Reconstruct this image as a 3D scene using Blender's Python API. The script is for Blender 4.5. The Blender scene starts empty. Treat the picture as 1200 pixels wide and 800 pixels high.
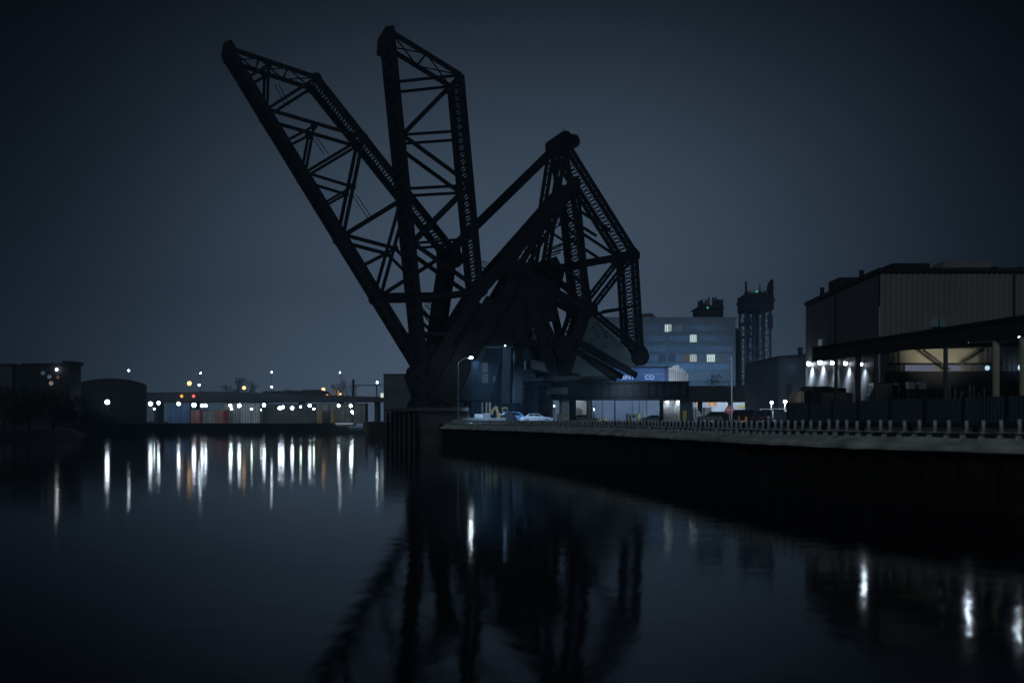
import bpy, bmesh, math, random
from mathutils import Vector, Matrix
random.seed(7)
R = math.radians
sc = bpy.context.scene
COL = sc.collection
CAMZ = 3.5
# ------------------------------------------------------------------ camera, world, sun, exposure
cam_d = bpy.data.cameras.new('camera'); cam = bpy.data.objects.new('camera', cam_d); COL.objects.link(cam)
cam.location = (0, 0, CAMZ); cam.rotation_euler = (R(90), 0, 0)
cam_d.sensor_width = 36; cam_d.lens = 36; cam_d.shift_y = 92 / 1200
cam_d.clip_start = 0.1; cam_d.clip_end = 6000
cam_d.dof.use_dof = True; cam_d.dof.focus_distance = 158; cam_d.dof.aperture_fstop = 0.34
sc.camera = cam

MOON_EL, MOON_AZ = R(32), R(208)          # weak overcast glow from the photographer's side
w = bpy.data.worlds.new('World'); sc.world = w; w.use_nodes = True
nt = w.node_tree; N = nt.nodes; L = nt.links; N.clear()
def nd(t, **k):
    n = N.new(t)
    for a, b in k.items(): setattr(n, a, b)
    return n
def mth(op, a, b=None, c=None):
    n = nd('ShaderNodeMath', operation=op)
    for i, v in enumerate((a, b, c)):
        if v is None: continue
        if isinstance(v, (int, float)): n.inputs[i].default_value = v
        else: L.new(v, n.inputs[i])
    return n.outputs[0]
sky = nd('ShaderNodeTexSky', sky_type='NISHITA', sun_disc=False, sun_elevation=MOON_EL, sun_rotation=MOON_AZ)
geo = nd('ShaderNodeNewGeometry'); sep = nd('ShaderNodeSeparateXYZ')
tc = nd('ShaderNodeTexCoord'); L.new(tc.outputs['Generated'], sep.inputs[0])
el = mth('ABSOLUTE', mth('ARCSINE', sep.outputs['Z']))
az = mth('ARCTAN2', sep.outputs['X'], sep.outputs['Y'])
def gauss(v, c, wd, p=2.0):
    d = mth('ABSOLUTE', mth('DIVIDE', mth('ADD', v, -c), wd)); return mth('EXPONENT', mth('MULTIPLY', mth('POWER', d, p), -1.0))
nz = nd('ShaderNodeTexNoise'); nz.inputs['Scale'].default_value = 3.2; nz.inputs['Detail'].default_value = 4
L.new(tc.outputs['Generated'], nz.inputs['Vector'])
cl = mth('ADD', mth('MULTIPLY', nz.outputs[0], 0.30), 0.85)
SKY_GLOW, SKY_LOW, SKY_BASE = 0.129, 0.067, 0.0
g1 = mth('MULTIPLY', mth('MULTIPLY', gauss(az, R(0.5), R(18.0), 2.5), gauss(el, 0.0, R(18.0), 3.0)), SKY_GLOW)
g2 = mth('MULTIPLY', mth('MULTIPLY', gauss(az, R(-4), R(21)), gauss(el, 0.0, R(8))), SKY_LOW)
amt = mth('MULTIPLY', mth('ADD', mth('ADD', g1, g2), SKY_BASE), cl)
SKY_COL = nd('ShaderNodeRGB'); SKY_COL.outputs[0].default_value = (0.65, 0.98, 1.46, 1)
bgA = nd('ShaderNodeBackground'); L.new(SKY_COL.outputs[0], bgA.inputs[0]); L.new(amt, bgA.inputs[1])
bgB = nd('ShaderNodeBackground'); L.new(sky.outputs[0], bgB.inputs[0]); bgB.inputs[1].default_value = 0.00004
add = nd('ShaderNodeAddShader'); L.new(bgA.outputs[0], add.inputs[0]); L.new(bgB.outputs[0], add.inputs[1])
wo = nd('ShaderNodeOutputWorld'); L.new(add.outputs[0], wo.inputs[0])

sd = bpy.data.lights.new('sun', 'SUN'); sun = bpy.data.objects.new('sun', sd); COL.objects.link(sun)
sd.energy = 0.28; sd.angle = R(20); sd.color = (0.75, 0.88, 1.0)
sdir = Vector((math.sin(MOON_AZ) * math.cos(MOON_EL), math.cos(MOON_AZ) * math.cos(MOON_EL), math.sin(MOON_EL)))
sun.rotation_euler = sdir.to_track_quat('Z', 'Y').to_euler()
sc.view_settings.view_transform = 'Standard'; sc.view_settings.look = 'None'
sc.view_settings.exposure = 0.0; sc.view_settings.gamma = 1.0; sc.view_settings.use_curve_mapping = False
sc.render.engine = 'CYCLES'
sc.cycles.use_denoising = True
sc.cycles.max_bounces = 5; sc.cycles.volume_bounces = 0; sc.cycles.diffuse_bounces = 2; sc.cycles.glossy_bounces = 3
sc.cycles.sample_clamp_indirect = 3.0
sc.cycles.caustics_reflective = False; sc.cycles.caustics_refractive = False

# ------------------------------------------------------------------ materials
def mat(name, col, rough=0.7, var=0.25, scale=1.5, metal=0.0, bump=0.0, stretch=(1, 1, 1), spec=0.5):
    m = bpy.data.materials.new(name); m.use_nodes = True; t = m.node_tree; b = t.nodes['Principled BSDF']
    b.inputs['Roughness'].default_value = rough; b.inputs['Metallic'].default_value = metal
    b.inputs['Specular IOR Level'].default_value = spec
    co = t.nodes.new('ShaderNodeTexCoord'); mp = t.nodes.new('ShaderNodeMapping'); mp.inputs['Scale'].default_value = stretch
    nz = t.nodes.new('ShaderNodeTexNoise'); nz.inputs['Scale'].default_value = scale; nz.inputs['Detail'].default_value = 6
    t.links.new(co.outputs['Object'], mp.inputs[0]); t.links.new(mp.outputs[0], nz.inputs['Vector'])
    cr = t.nodes.new('ShaderNodeValToRGB'); cr.color_ramp.elements[0].position = 0.3; cr.color_ramp.elements[1].position = 0.7
    cr.color_ramp.elements[0].color = (*[c * (1 - var) for c in col], 1); cr.color_ramp.elements[1].color = (*[min(1, c * (1 + var)) for c in col], 1)
    t.links.new(nz.outputs[0], cr.inputs[0]); t.links.new(cr.outputs[0], b.inputs['Base Color'])
    if bump:
        bp = t.nodes.new('ShaderNodeBump'); bp.inputs['Strength'].default_value = bump; bp.inputs['Distance'].default_value = 0.05
        n2 = t.nodes.new('ShaderNodeTexNoise'); n2.inputs['Scale'].default_value = scale * 8; t.links.new(mp.outputs[0], n2.inputs['Vector'])
        t.links.new(n2.outputs[0], bp.inputs['Height']); t.links.new(bp.outputs[0], b.inputs['Normal'])
    return m
def emit(name, col, s):
    m = bpy.data.materials.new(name); m.use_nodes = True; t = m.node_tree; t.nodes.clear()
    e = t.nodes.new('ShaderNodeEmission'); e.inputs[0].default_value = (*col, 1); e.inputs[1].default_value = s
    o = t.nodes.new('ShaderNodeOutputMaterial'); t.links.new(e.outputs[0], o.inputs[0]); return m
def wallmat(name, a, b_, sx, sz, mortar=0.02):
    m = bpy.data.materials.new(name); m.use_nodes = True; t = m.node_tree; b = t.nodes['Principled BSDF']
    co = t.nodes.new('ShaderNodeTexCoord'); sp = t.nodes.new('ShaderNodeSeparateXYZ'); cb = t.nodes.new('ShaderNodeCombineXYZ')
    ad = t.nodes.new('ShaderNodeMath'); ad.operation = 'ADD'
    t.links.new(co.outputs['Object'], sp.inputs[0]); t.links.new(sp.outputs[0], ad.inputs[0]); t.links.new(sp.outputs[1], ad.inputs[1])
    t.links.new(ad.outputs[0], cb.inputs[0]); t.links.new(sp.outputs[2], cb.inputs[1])
    br = t.nodes.new('ShaderNodeTexBrick'); br.inputs['Scale'].default_value = 1
    br.inputs['Brick Width'].default_value = sx; br.inputs['Row Height'].default_value = sz; br.inputs['Mortar Size'].default_value = mortar
    br.inputs['Color1'].default_value = (*a, 1); br.inputs['Color2'].default_value = (*b_, 1); br.inputs['Mortar'].default_value = (*[c * 0.6 for c in a], 1)
    t.links.new(cb.outputs[0], br.inputs['Vector']); t.links.new(br.outputs['Color'], b.inputs['Base Color'])
    b.inputs['Roughness'].default_value = 0.85; return m
M = dict(
    steel=mat('dark_bridge_steel', (0.020, 0.023, 0.028), 0.6, 0.4, 0.8, spec=0.25),
    steel2=mat('grey_bridge_steel', (0.06, 0.075, 0.09), 0.6, 0.3, 0.8, spec=0.3),
    cw=mat('counterweight_concrete', (0.17, 0.21, 0.22), 0.9, 0.25, 0.5, bump=0.4),
    conc=mat('concrete', (0.28, 0.28, 0.26), 0.9, 0.25, 0.7, bump=0.4),
    dconc=mat('dark_concrete', (0.11, 0.115, 0.12), 0.9, 0.35, 0.4, bump=0.4),
    coping=mat('pale_coping_concrete', (0.50, 0.53, 0.50), 0.9, 0.45, 0.7, bump=0.8),
    pile=mat('rusty_sheet_pile', (0.016, 0.014, 0.012), 0.85, 0.4, 1.2, spec=0.1),
    soil=mat('ground_soil', (0.05, 0.05, 0.045), 0.95, 0.4, 0.25, bump=0.5),
    asph=mat('asphalt', (0.05, 0.052, 0.056), 0.75, 0.3, 0.4, bump=0.3),
    bank=mat('bank_earth', (0.022, 0.024, 0.02), 0.95, 0.4, 0.3, bump=0.5),
    timber=mat('black_timber', (0.02, 0.019, 0.018), 0.85, 0.3, 2),
    post=mat('pale_galvanised_post', (0.60, 0.70, 0.74), 0.45, 0.3, 5, metal=0.1),
    brick=wallmat('factory_brick', (0.20, 0.17, 0.16), (0.25, 0.22, 0.20), 0.9, 0.35),
    pale=mat('pale_paint', (0.55, 0.58, 0.60), 0.7, 0.12, 0.5),
    white=mat('white_paint', (0.75, 0.76, 0.78), 0.5, 0.08, 0.8),
    cream=mat('cream_paint', (0.62, 0.58, 0.42), 0.7, 0.12, 0.8),
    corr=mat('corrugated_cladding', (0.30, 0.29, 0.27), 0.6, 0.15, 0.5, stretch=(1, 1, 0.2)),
    corrd=mat('dark_or_shaded_cladding', (0.075, 0.082, 0.092), 0.6, 0.2, 0.5, stretch=(1, 1, 0.2)),
    roof=mat('dark_roof', (0.03, 0.032, 0.035), 0.8, 0.3, 1),
    blue=mat('blue_paint', (0.10, 0.22, 0.42), 0.6, 0.2, 0.6),
    bluefence=mat('dark_blue_fence_paint', (0.034, 0.066, 0.085), 0.6, 0.35, 0.6, stretch=(1, 1, 0.3)),
    red=mat('red_paint', (0.36, 0.07, 0.045), 0.5, 0.15, 1),
    stop=mat('stop_sign_red', (0.40, 0.02, 0.035), 0.45, 0.1, 2),
    ochre=mat('dirty_ochre_paint', (0.22, 0.145, 0.05), 0.7, 0.35, 1.5),
    yellow=mat('yellow_paint', (0.72, 0.58, 0.06), 0.5, 0.12, 1),
    orange=mat('orange_plastic', (0.85, 0.22, 0.03), 0.5, 0.08, 2),
    black=mat('black_paint', (0.018, 0.018, 0.02), 0.35, 0.2, 2),
    tyre=mat('tyre_rubber', (0.02, 0.02, 0.02), 0.85, 0.2, 4),
    glass=mat('dark_glass', (0.015, 0.02, 0.025), 0.12, 0.2, 2),
    silver=mat('silver_car_paint', (0.62, 0.66, 0.70), 0.3, 0.05, 2, metal=0.2),
    bluecar=mat('blue_car_paint', (0.16, 0.28, 0.42), 0.3, 0.1, 2, metal=0.2),
    leaf=mat('foliage', (0.035, 0.05, 0.03), 0.8, 0.5, 0.9),
    bark=mat('bark', (0.045, 0.038, 0.032), 0.9, 0.3, 4),
    pole=mat('lamp_pole_metal', (0.30, 0.33, 0.36), 0.5, 0.1, 3, metal=0.3),
    fwin=mat('dusty_window_glass', (0.23, 0.25, 0.29), 0.5, 0.4, 0.12),
    e_w=emit('cool_white_bulb', (0.74, 0.87, 1.0), 30), e_ws=emit('cool_white_bulb_small', (0.85, 0.93, 1.0), 60),
    e_o=emit('sodium_bulb', (1.0, 0.62, 0.22), 4), e_g=emit('greenish_bulb', (0.75, 1.0, 0.85), 32),
    e_r=emit('red_bulb', (1.0, 0.14, 0.10), 2.2), e_or=emit('orange_bulb', (1.0, 0.42, 0.08), 1.8),
    e_grn=emit('green_beacon', (0.1, 1.0, 0.5), 0.6),
    e_dim=emit('dim_window_light', (0.50, 0.66, 0.90), 0.12), e_win=emit('bright_window_light', (0.72, 0.95, 0.95), 1.0),
    e_warm=emit('warm_window_light', (0.88, 0.96, 0.95), 0.6), e_blue=emit('blue_window_light', (0.25, 0.45, 0.95), 0.09),
    e_owin=emit('orange_window_light', (1.0, 0.6, 0.3), 0.7), e_strip=emit('window_strip_light', (0.60, 0.68, 0.95), 0.16),
    e_letter=emit('emissive_sign_letters', (0.42, 0.62, 1.0), 1.1), e_dimb=emit('faint_opening_glow', (0.45, 0.6, 0.8), 0.07),
)
# ------------------------------------------------------------------ helpers
def P(px, py, D): return Vector(((px - 600) / 1200 * D, D, CAMZ - (py - 492) / 1200 * D))
def at(px, D): return ((px-600)/1200*D, D, 3.004)
class MB:
    def __init__(s): s.v = []; s.f = []
    def add(s, vs, fs):
        o = len(s.v); s.v += [tuple(v) for v in vs]; s.f += [tuple(i + o for i in f) for f in fs]; return s
    def box(s, c, d, rz=0, m=None):
        hx, hy, hz = d[0] / 2, d[1] / 2, d[2] / 2; c = Vector(c); rot = Matrix.Rotation(rz, 3, 'Z') if m is None else m
        vs = [c + rot @ Vector((x * hx, y * hy, z * hz)) for x, y, z in ((-1,-1,-1),(1,-1,-1),(1,1,-1),(-1,1,-1),(-1,-1,1),(1,-1,1),(1,1,1),(-1,1,1))]
        return s.add(vs, [(0,3,2,1),(4,5,6,7),(0,1,5,4),(1,2,6,5),(2,3,7,6),(3,0,4,7)])
    def bb(s, x0, x1, y0, y1, z0, z1): return s.box(((x0+x1)/2, (y0+y1)/2, (z0+z1)/2), (abs(x1-x0), abs(y1-y0), abs(z1-z0)))
    def beam(s, p, q, wd, dp, n=Vector((0, 1, 0))):
        p = Vector(p); q = Vector(q); d = (q - p); l = d.length; d.normalize()
        n = Vector(n); n = (n - d * n.dot(d))
        if n.length < 1e-4: n = Vector((1, 0, 0)) - d * d.x
        n.normalize(); u = d.cross(n); m = Matrix((u, n, d)).transposed()
        return s.box((p + q) / 2, (wd, dp, l), m=m)
    def tube(s, p, q, r0, r1=None, k=8, cap=True):
        p = Vector(p); q = Vector(q); r1 = r0 if r1 is None else r1; d = (q - p).normalized()
        a = d.orthogonal().normalized(); b = d.cross(a); vs = []
        for c, r in ((p, r0), (q, r1)):
            vs += [c + a * (r * math.cos(2*math.pi*i/k)) + b * (r * math.sin(2*math.pi*i/k)) for i in range(k)]
        fs = [(i, (i+1) % k, k + (i+1) % k, k + i) for i in range(k)]
        if cap: fs += [tuple(range(k))[::-1], tuple(range(k, 2*k))]
        return s.add(vs, fs)
    def prism(s, pts, off):
        off = Vector(off); n = len(pts); vs = [Vector(p) for p in pts] + [Vector(p) + off for p in pts]
        return s.add(vs, [tuple(range(n)), tuple(range(2*n-1, n-1, -1))] + [(i, (i+1) % n, n + (i+1) % n, n + i) for i in range(n)])
    def ball(s, c, r, k=8, sz=1.0):
        c = Vector(c); vs = []; fs = []; h = k // 2 + 1
        for j in range(1, h):
            t = math.pi * j / h
            vs += [c + Vector((r*math.sin(t)*math.cos(2*math.pi*i/k), r*math.sin(t)*math.sin(2*math.pi*i/k), r*sz*math.cos(t))) for i in range(k)]
        vs += [c + Vector((0,0,r*sz)), c - Vector((0,0,r*sz))]; a = len(vs) - 2; b = a + 1
        for j in range(h - 2):
            fs += [(j*k+i, (j+1)*k+i, (j+1)*k+(i+1) % k, j*k+(i+1) % k) for i in range(k)]
        fs += [(a, i, (i+1) % k) for i in range(k)] + [(b, (h-2)*k+(i+1) % k, (h-2)*k+i) for i in range(k)]
        return s.add(vs, fs)
ORG = {}
def org(o):
    while o.parent is not None: o = o.parent
    return ORG.get(o.name, Vector((0, 0, 0)))
def obj(name, mb, m, parent=None, smooth=False, bevel=0):
    me = bpy.data.meshes.new(name); me.from_pydata(mb.v, [], mb.f); me.update()
    bm = bmesh.new(); bm.from_mesh(me); bmesh.ops.recalc_face_normals(bm, faces=bm.faces); bm.to_mesh(me); bm.free()
    if parent is not None: me.transform(Matrix.Translation(-org(parent)))
    if smooth:
        for p in me.polygons: p.use_smooth = True
    me.materials.append(M[m] if isinstance(m, str) else m)
    o = bpy.data.objects.new(name, me); COL.objects.link(o); o.parent = parent
    if bevel:
        b = o.modifiers.new('edge', 'BEVEL'); b.width = bevel; b.segments = 2; b.limit_method = 'ANGLE'
    return o
def tag(o, label, cat, group=None, kind=None):
    o['label'] = label; o['category'] = cat
    if group: o['group'] = group
    if kind: o['kind'] = kind
    return o
def thing(name, label, cat, loc=(0, 0, 0), group=None):
    o = bpy.data.objects.new(name, None); COL.objects.link(o); o.location = loc; o.empty_display_size = 0.3
    ORG[o.name] = Vector(loc); return tag(o, label, cat, group)
def solo(name, mb, m, label, cat, group=None, smooth=False, loc=None, bevel=0):
    if loc is not None: mb.v = [tuple(Vector(v) - Vector(loc)) for v in mb.v]
    o = obj(name, mb, m, smooth=smooth, bevel=bevel)
    if loc is not None: o.location = loc; ORG[o.name] = Vector(loc)
    return tag(o, label, cat, group)
def struct(name, mb, m):
    o = obj(name, mb, m); o['kind'] = 'structure'; return o
def copy_tree(o, parent=None):
    c = o.copy(); COL.objects.link(c); c.parent = parent
    for ch in [k for k in o.children]: copy_tree(ch, c)
    return c
def place(proto, first, loc, rz=0, label=None, group=None, cat=None):
    o = proto if first else copy_tree(proto)
    o.location = loc; o.rotation_euler = (0, 0, rz); ORG[o.name] = Vector(loc)
    if label: o['label'] = label
    if group: o['group'] = group
    elif not first and 'group' in o and label: del o['group']
    return o

# ------------------------------------------------------------------ setting: water, grounds
GZ = 3.0
EDGE = [(-9.7, 146), (0, 116), (6.1, 92), (10.4, 71), (13.5, 48.5), (18.6, 38), (26.5, 26), (40, 8), (60, -12)]
def smooth_line(pts, it=2):
    for _ in range(it):
        o = [pts[0]]
        for a, b in zip(pts, pts[1:]):
            o += [(a[0]*.75+b[0]*.25, a[1]*.75+b[1]*.25), (a[0]*.25+b[0]*.75, a[1]*.25+b[1]*.75)]
        o.append(pts[-1]); pts = o
    return pts
EDGE = smooth_line(EDGE)
wm = bpy.data.materials.new('river_water'); wm.use_nodes = True; t = wm.node_tree; b = t.nodes['Principled BSDF']
b.inputs['Base Color'].default_value = (0.001, 0.004, 0.008, 1); b.inputs['Roughness'].default_value = 0.07; b.inputs['IOR'].default_value = 1.19
co = t.nodes.new('ShaderNodeTexCoord'); mp = t.nodes.new('ShaderNodeMapping'); mp.inputs['Scale'].default_value = (1.0, 1.0, 1.0)
n1 = t.nodes.new('ShaderNodeTexNoise'); n1.inputs['Scale'].default_value = 0.9; n1.inputs['Detail'].default_value = 3
n2 = t.nodes.new('ShaderNodeTexNoise'); n2.inputs['Scale'].default_value = 5.0; n2.inputs['Detail'].default_value = 2
t.links.new(co.outputs['Object'], mp.inputs[0]); t.links.new(mp.outputs[0], n1.inputs['Vector']); t.links.new(mp.outputs[0], n2.inputs['Vector'])
b1 = t.nodes.new('ShaderNodeBump'); b1.inputs['Strength'].default_value = 1.0; b1.inputs['Distance'].default_value = 0.009
b2 = t.nodes.new('ShaderNodeBump'); b2.inputs['Strength'].default_value = 1.0; b2.inputs['Distance'].default_value = 0.0022
t.links.new(n1.outputs[0], b1.inputs['Height']); t.links.new(n2.outputs[0], b2.inputs['Height'])
n3 = t.nodes.new('ShaderNodeTexNoise'); n3.inputs['Scale'].default_value = 0.045; n3.inputs['Detail'].default_value = 4; t.links.new(mp.outputs[0], n3.inputs['Vector'])
mr = t.nodes.new('ShaderNodeMapRange'); mr.inputs[1].default_value = .35; mr.inputs[2].default_value = .65; mr.inputs[3].default_value = .04; mr.inputs[4].default_value = .075
t.links.new(n3.outputs[0], mr.inputs[0]); t.links.new(mr.outputs[0], b.inputs['Roughness'])
mr2 = t.nodes.new('ShaderNodeMapRange'); mr2.inputs[1].default_value = .35; mr2.inputs[2].default_value = .65; mr2.inputs[3].default_value = .7; mr2.inputs[4].default_value = 1.3
t.links.new(n3.outputs[0], mr2.inputs[0]); t.links.new(mr2.outputs[0], b1.inputs['Strength'])
t.links.new(b1.outputs[0], b2.inputs['Normal']); t.links.new(b2.outputs[0], b.inputs['Normal'])
M['water'] = wm
mb = MB(); mb.add([(-490, -58, 0), (490, -58, 0), (490, 695, 0), (-490, 695, 0)], [(0, 1, 2, 3)]); struct('water', mb, 'water')
# right bank ground follows the quay line, then away behind the bridge
def slab(name, pts, z0, z1, m): mb = MB(); mb.prism([(x, y, z0) for x, y in pts], (0, 0, z1 - z0)); return struct(name, mb, m)
inner = [(x + 1.6, y + 0.3) for x, y in EDGE]
gpts = [(-12.0, 151)] + inner + [(488, -12), (488, 690), (-60, 690), (-48, 330), (-30, 215), (-14, 170)]
slab('ground', gpts, -0.9, GZ, 'soil')
mb = MB(); mb.add([(x, y, GZ + 0.004) for x, y in [(-2, 178), (300, 170), (300, 205), (-2, 205)]], [(0, 1, 2, 3)])
mb.add([(x, y, GZ + 0.004) for x, y in [(32, 112), (62, 110), (62, 172), (24, 174)]], [(0, 1, 2, 3)]); struct('road', mb, 'asph')
# far bank and left bank
def bank(name, front, back_y, ztop, slope, m):
    mb = MB(); n = len(front)
    a = [(x, y, -0.9) for x, y in front]; b_ = [(x, y + slope, ztop) for x, y in front]; c = [(x, back_y, ztop) for x, y in front]
    mb.add(a + b_ + c, [(i, i+1, n+i+1, n+i) for i in range(n-1)] + [(n+i, n+i+1, 2*n+i+1, 2*n+i) for i in range(n-1)]); return struct(name, mb, m)
bank('far_bank', [(-488, 300), (-260, 262), (-150, 258), (-90, 268), (-60, 275), (-47, 290)], 690, 2.6, 7, 'bank')
lb = [(-400, 60), (-180, 110), (-130, 150), (-98, 168), (-88, 182), (-86, 205), (-95, 235), (-120, 262)]
lb = smooth_line(lb, 1)
mb = MB(); n = len(lb)
a = [(x, y, -0.9) for x, y in lb]; b_ = [(x - 5, y + 1, 1.6) for x, y in lb]; c = [(x - 30, y + 2, 3.4) for x, y in lb]; d_ = [(-488, y, 4) for x, y in lb]
mb.add(a + b_ + c + d_, [(k*n+i, k*n+i+1, (k+1)*n+i+1, (k+1)*n+i) for k in range(3) for i in range(n-1)]); struct('left_bank', mb, 'bank')

# ------------------------------------------------------------------ quay wall, posts
def along(pts, step):
    out = []; acc = 0; 
    for a, b_ in zip(pts, pts[1:]):
        a = Vector(a); b_ = Vector(b_); l = (b_ - a).length; d = (b_ - a) / l
        while acc <= l: out.append((a + d * acc, d)); acc += step
        acc -= l
    return out
def ribbon(prof, pts=EDGE, rough=False):      # prof: list of (outward offset towards the water, z)
    mb = MB(); n = len(pts); k = len(prof); vs = []
    for i, (x, y) in enumerate(pts):
        j0, j1 = max(0, i-1), min(n-1, i+1); d = (Vector(pts[j1]) - Vector(pts[j0])).normalized(); nn = Vector((d.y, -d.x))
        if nn.x > 0: nn = -nn
        vs += [(x + nn.x * o, y + nn.y * o, z + (random.uniform(-.03, .03) if rough else 0)) for o, z in prof]
    fs = [(i*k+j, i*k+(j+1) % k, (i+1)*k+(j+1) % k, (i+1)*k+j) for i in range(n-1) for j in range(k)]
    fs += [tuple(range(k)), tuple(range((n-1)*k, n*k))[::-1]]
    return mb.add(vs, fs)
q = thing('quay_wall', 'long dark sheet pile quay wall with pale concrete coping along the river', 'quay wall', (15, 53, 0))
mb = MB(); vs = []; 
pr = along(EDGE, 0.45)
for i, (p, d) in enumerate(pr):
    nn = Vector((d.y, -d.x)); nn = -nn if nn.x > 0 else nn; o = 0.0 if (i // 2) % 2 else 0.3
    x, y = p.x + nn.x * o, p.y + nn.y * o; vs += [(x, y, -0.9), (x, y, 2.36)]
mb.add(vs, [(2*i, 2*i+2, 2*i+3, 2*i+1) for i in range(len(pr)-1)]); obj('sheet_piling', mb, 'pile', q)
obj('coping', ribbon([(0.62, 2.28), (0.62, 2.42), (0.50, 2.52), (-0.35, 2.80), (-0.35, 2.28)], [tuple(p) for p, d in along(EDGE, 1.1)] + [EDGE[-1]], True), 'coping', q)
obj('waler', ribbon([(-0.36, 2.72), (-0.36, 2.985), (-1.75, 2.985), (-1.75, 2.72)]), 'timber', q)
tr = thing('guard_rail', 'low black timber rail running behind the pale quay posts', 'guard rail', (17, 53, GZ))
obj('rail', ribbon([(-1.62, 3.18), (-1.62, 3.40), (-1.76, 3.40), (-1.76, 3.18)]), 'timber', tr)
mb = MB()
for p, d in along(EDGE, 3.4):
    nn = Vector((d.y, -d.x)); nn = -nn if nn.x > 0 else nn; c = p - nn * 1.85; mb.box((c.x, c.y, 3.19), (0.16, 0.16, 0.40))
obj('rail_stake', mb, 'timber', tr)['kind'] = 'stuff'
# one post: a short round steel tube with a domed cap, base plate and a bracket on the quay edge below it
post = thing('quay_post', 'short pale steel post in the row along the quay edge', 'bollard', (0, 0, 0), 'pale posts along the quay edge')
mb = MB().tube((0, 0, 0), (0, 0, 0.47), 0.078, 0.074, 10); mb.ball((0, 0, 0.47), 0.075, 10, 0.5); obj('shaft', mb, 'post', post, True)
mb = MB().box((0, 0, 0.015), (0.26, 0.26, 0.03)); obj('base_plate', mb, 'post', post)
mb = MB().box((0, -1.20, -0.17), (0.14, 0.16, 0.20)).box((0, -0.62, 0.012), (0.07, 1.15, 0.03)); obj('edge_bracket', mb, 'post', post)
first = True
for p, d in along(EDGE, 0.80):
    if p.y < 12: continue
    nn = Vector((d.y, -d.x)); nn = -nn if nn.x > 0 else nn; c = p - nn * 0.75 * 1.0
    c = p - nn * 1.30
    o = place(post, first, (c.x + random.uniform(-.03, .03), c.y, GZ - 0.01), math.atan2(nn.y, nn.x) + math.pi/2); first = False
    o['label'] = post['label']; o['group'] = 'pale posts along the quay edge'
    o.rotation_euler[0] = R(random.uniform(-2, 2)); o.rotation_euler[1] = R(random.uniform(-2.5, 2.5)); s = random.uniform(0.93, 1.08); o.scale = (1, 1, s)

# ------------------------------------------------------------------ the two bascule bridges
A_ = R(20); NV = Vector((-math.sin(A_), math.cos(A_), 0)); WID = 5.5
class Pl:
    def __init__(s, o): s.o = o
    def __call__(s, px, py, k=0.0):
        C = Vector((0, 0, CAMZ)); d = Vector(((px - 600) / 1200, 1, -(py - 492) / 1200))
        return C + d * ((s.o - C).dot(NV) / d.dot(NV)) + NV * k
def gusset(mb, c, r, n=NV, k=8, th=0.5):
    c = Vector(c); u = Vector((0, 0, 1)); v = n.cross(u)
    mb.prism([c - n*th/2 + u*(r*math.sin(2*math.pi*i/k+.39)) + v*(r*math.cos(2*math.pi*i/k+.39)) for i in range(k)], n*th)
def lattice_member(p, q, wd, dp, n=NV, lac=0.9):
    """built-up member: two side plates with zig-zag lacing between them"""
    mb = MB(); p = Vector(p); q = Vector(q); d = (q-p).normalized(); u = d.cross(n).normalized(); l = (q-p).length
    for s_ in (-1, 1):
        mb.beam(p + u*s_*wd*0.32, q + u*s_*wd*0.32, wd*0.42, dp, n)
    k = max(2, int(l / lac))
    for i in range(k):
        a = p + d*(l*i/k); b_ = p + d*(l*(i+1)/k); s_ = 1 if i % 2 else -1
        mb.beam(a + u*s_*wd*0.36, b_ - u*s_*wd*0.36, 0.09, dp*0.8, n)
    return mb
def epart(name, parent):
    o = bpy.data.objects.new(name, None); COL.objects.link(o); o.parent = parent; o.empty_display_size = .3; return o
def truss(parent, pl, k, spec, gus):
    part = epart('side_truss', parent)
    for g in gus:
        mb = MB(); gusset(mb, pl(g[0], g[1], k), g[2]*.62, th=0.62); obj('gusset_plate', mb, 'steel', part)
    for nm, a, b_, wd, dp in spec:
        mb = MB().beam(pl(*a, k), pl(*b_, k), wd, dp, NV); obj(nm, mb, 'steel', part)
    return part
plA = Pl(P(499, 440, 150)); plB = Pl(P(503, 440, 150) + Vector((0, 0, 0)) + NV * 10.5)
# recompute B so that its heel stays on the same pixel ray but 10.5 m further back
plB = Pl(plA.o + NV * 10.5)
# --- bridge A: the nearly vertical leaf, in front
bA = thing('bascule_bridge', 'black steel bascule bridge with its leaf raised almost upright, nearest the quay', 'drawbridge', plA(499, 480), 'raised bascule bridges side by side')
L0, L1, L2, L3, L4, L5, HA = (459, 38), (465, 96), (471.5, 158), (478, 221), (484.5, 285), (491, 349), (499, 440)
U1, U2, U3, U4, U5 = (540, 88), (546, 153), (552, 217), (557.5, 279), (563, 340)
specA = [('bottom_chord', (458.5, 34), HA, 0.85, 0.7), ('top_chord', U1, U5, 0.92, 0.6), ('end_post', L0, U1, 0.62, 0.5),
    ('end_post', U5, HA, 1.5, 0.7),
    ('strut', L1, U1, 0.38, 0.35), ('strut', L2, U2, 0.36, 0.35), ('strut', L3, U3, 0.4, 0.35), ('strut', L4, U4, 0.36, 0.35), ('strut', L5, U5, 0.6, 0.4),
    ('diagonal', U1, L2, 0.62, 0.4), ('diagonal', L2, U3, 0.52, 0.4), ('diagonal', U3, L4, 0.55, 0.4), ('diagonal', L4, U5, 0.6, 0.4), ('strut', (494, 391), (531, 391), 0.5, 0.4)]
gA = [(459, 40, 1.1), (465, 96, .7), (471.5, 158, .9), (478, 221, .8), (484.5, 285, .9), (491, 349, .9), (538, 92, 1.1), (545, 153, .6), (551, 217, 1.0), (557, 279, .7), (563, 340, 1.8), (497, 436, 2.2)]
for k in (0, WID): truss(bA, plA, k, specA, gA)
mb = MB(); a, b_ = plA(458.5, 34), plA(498, 432)
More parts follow.
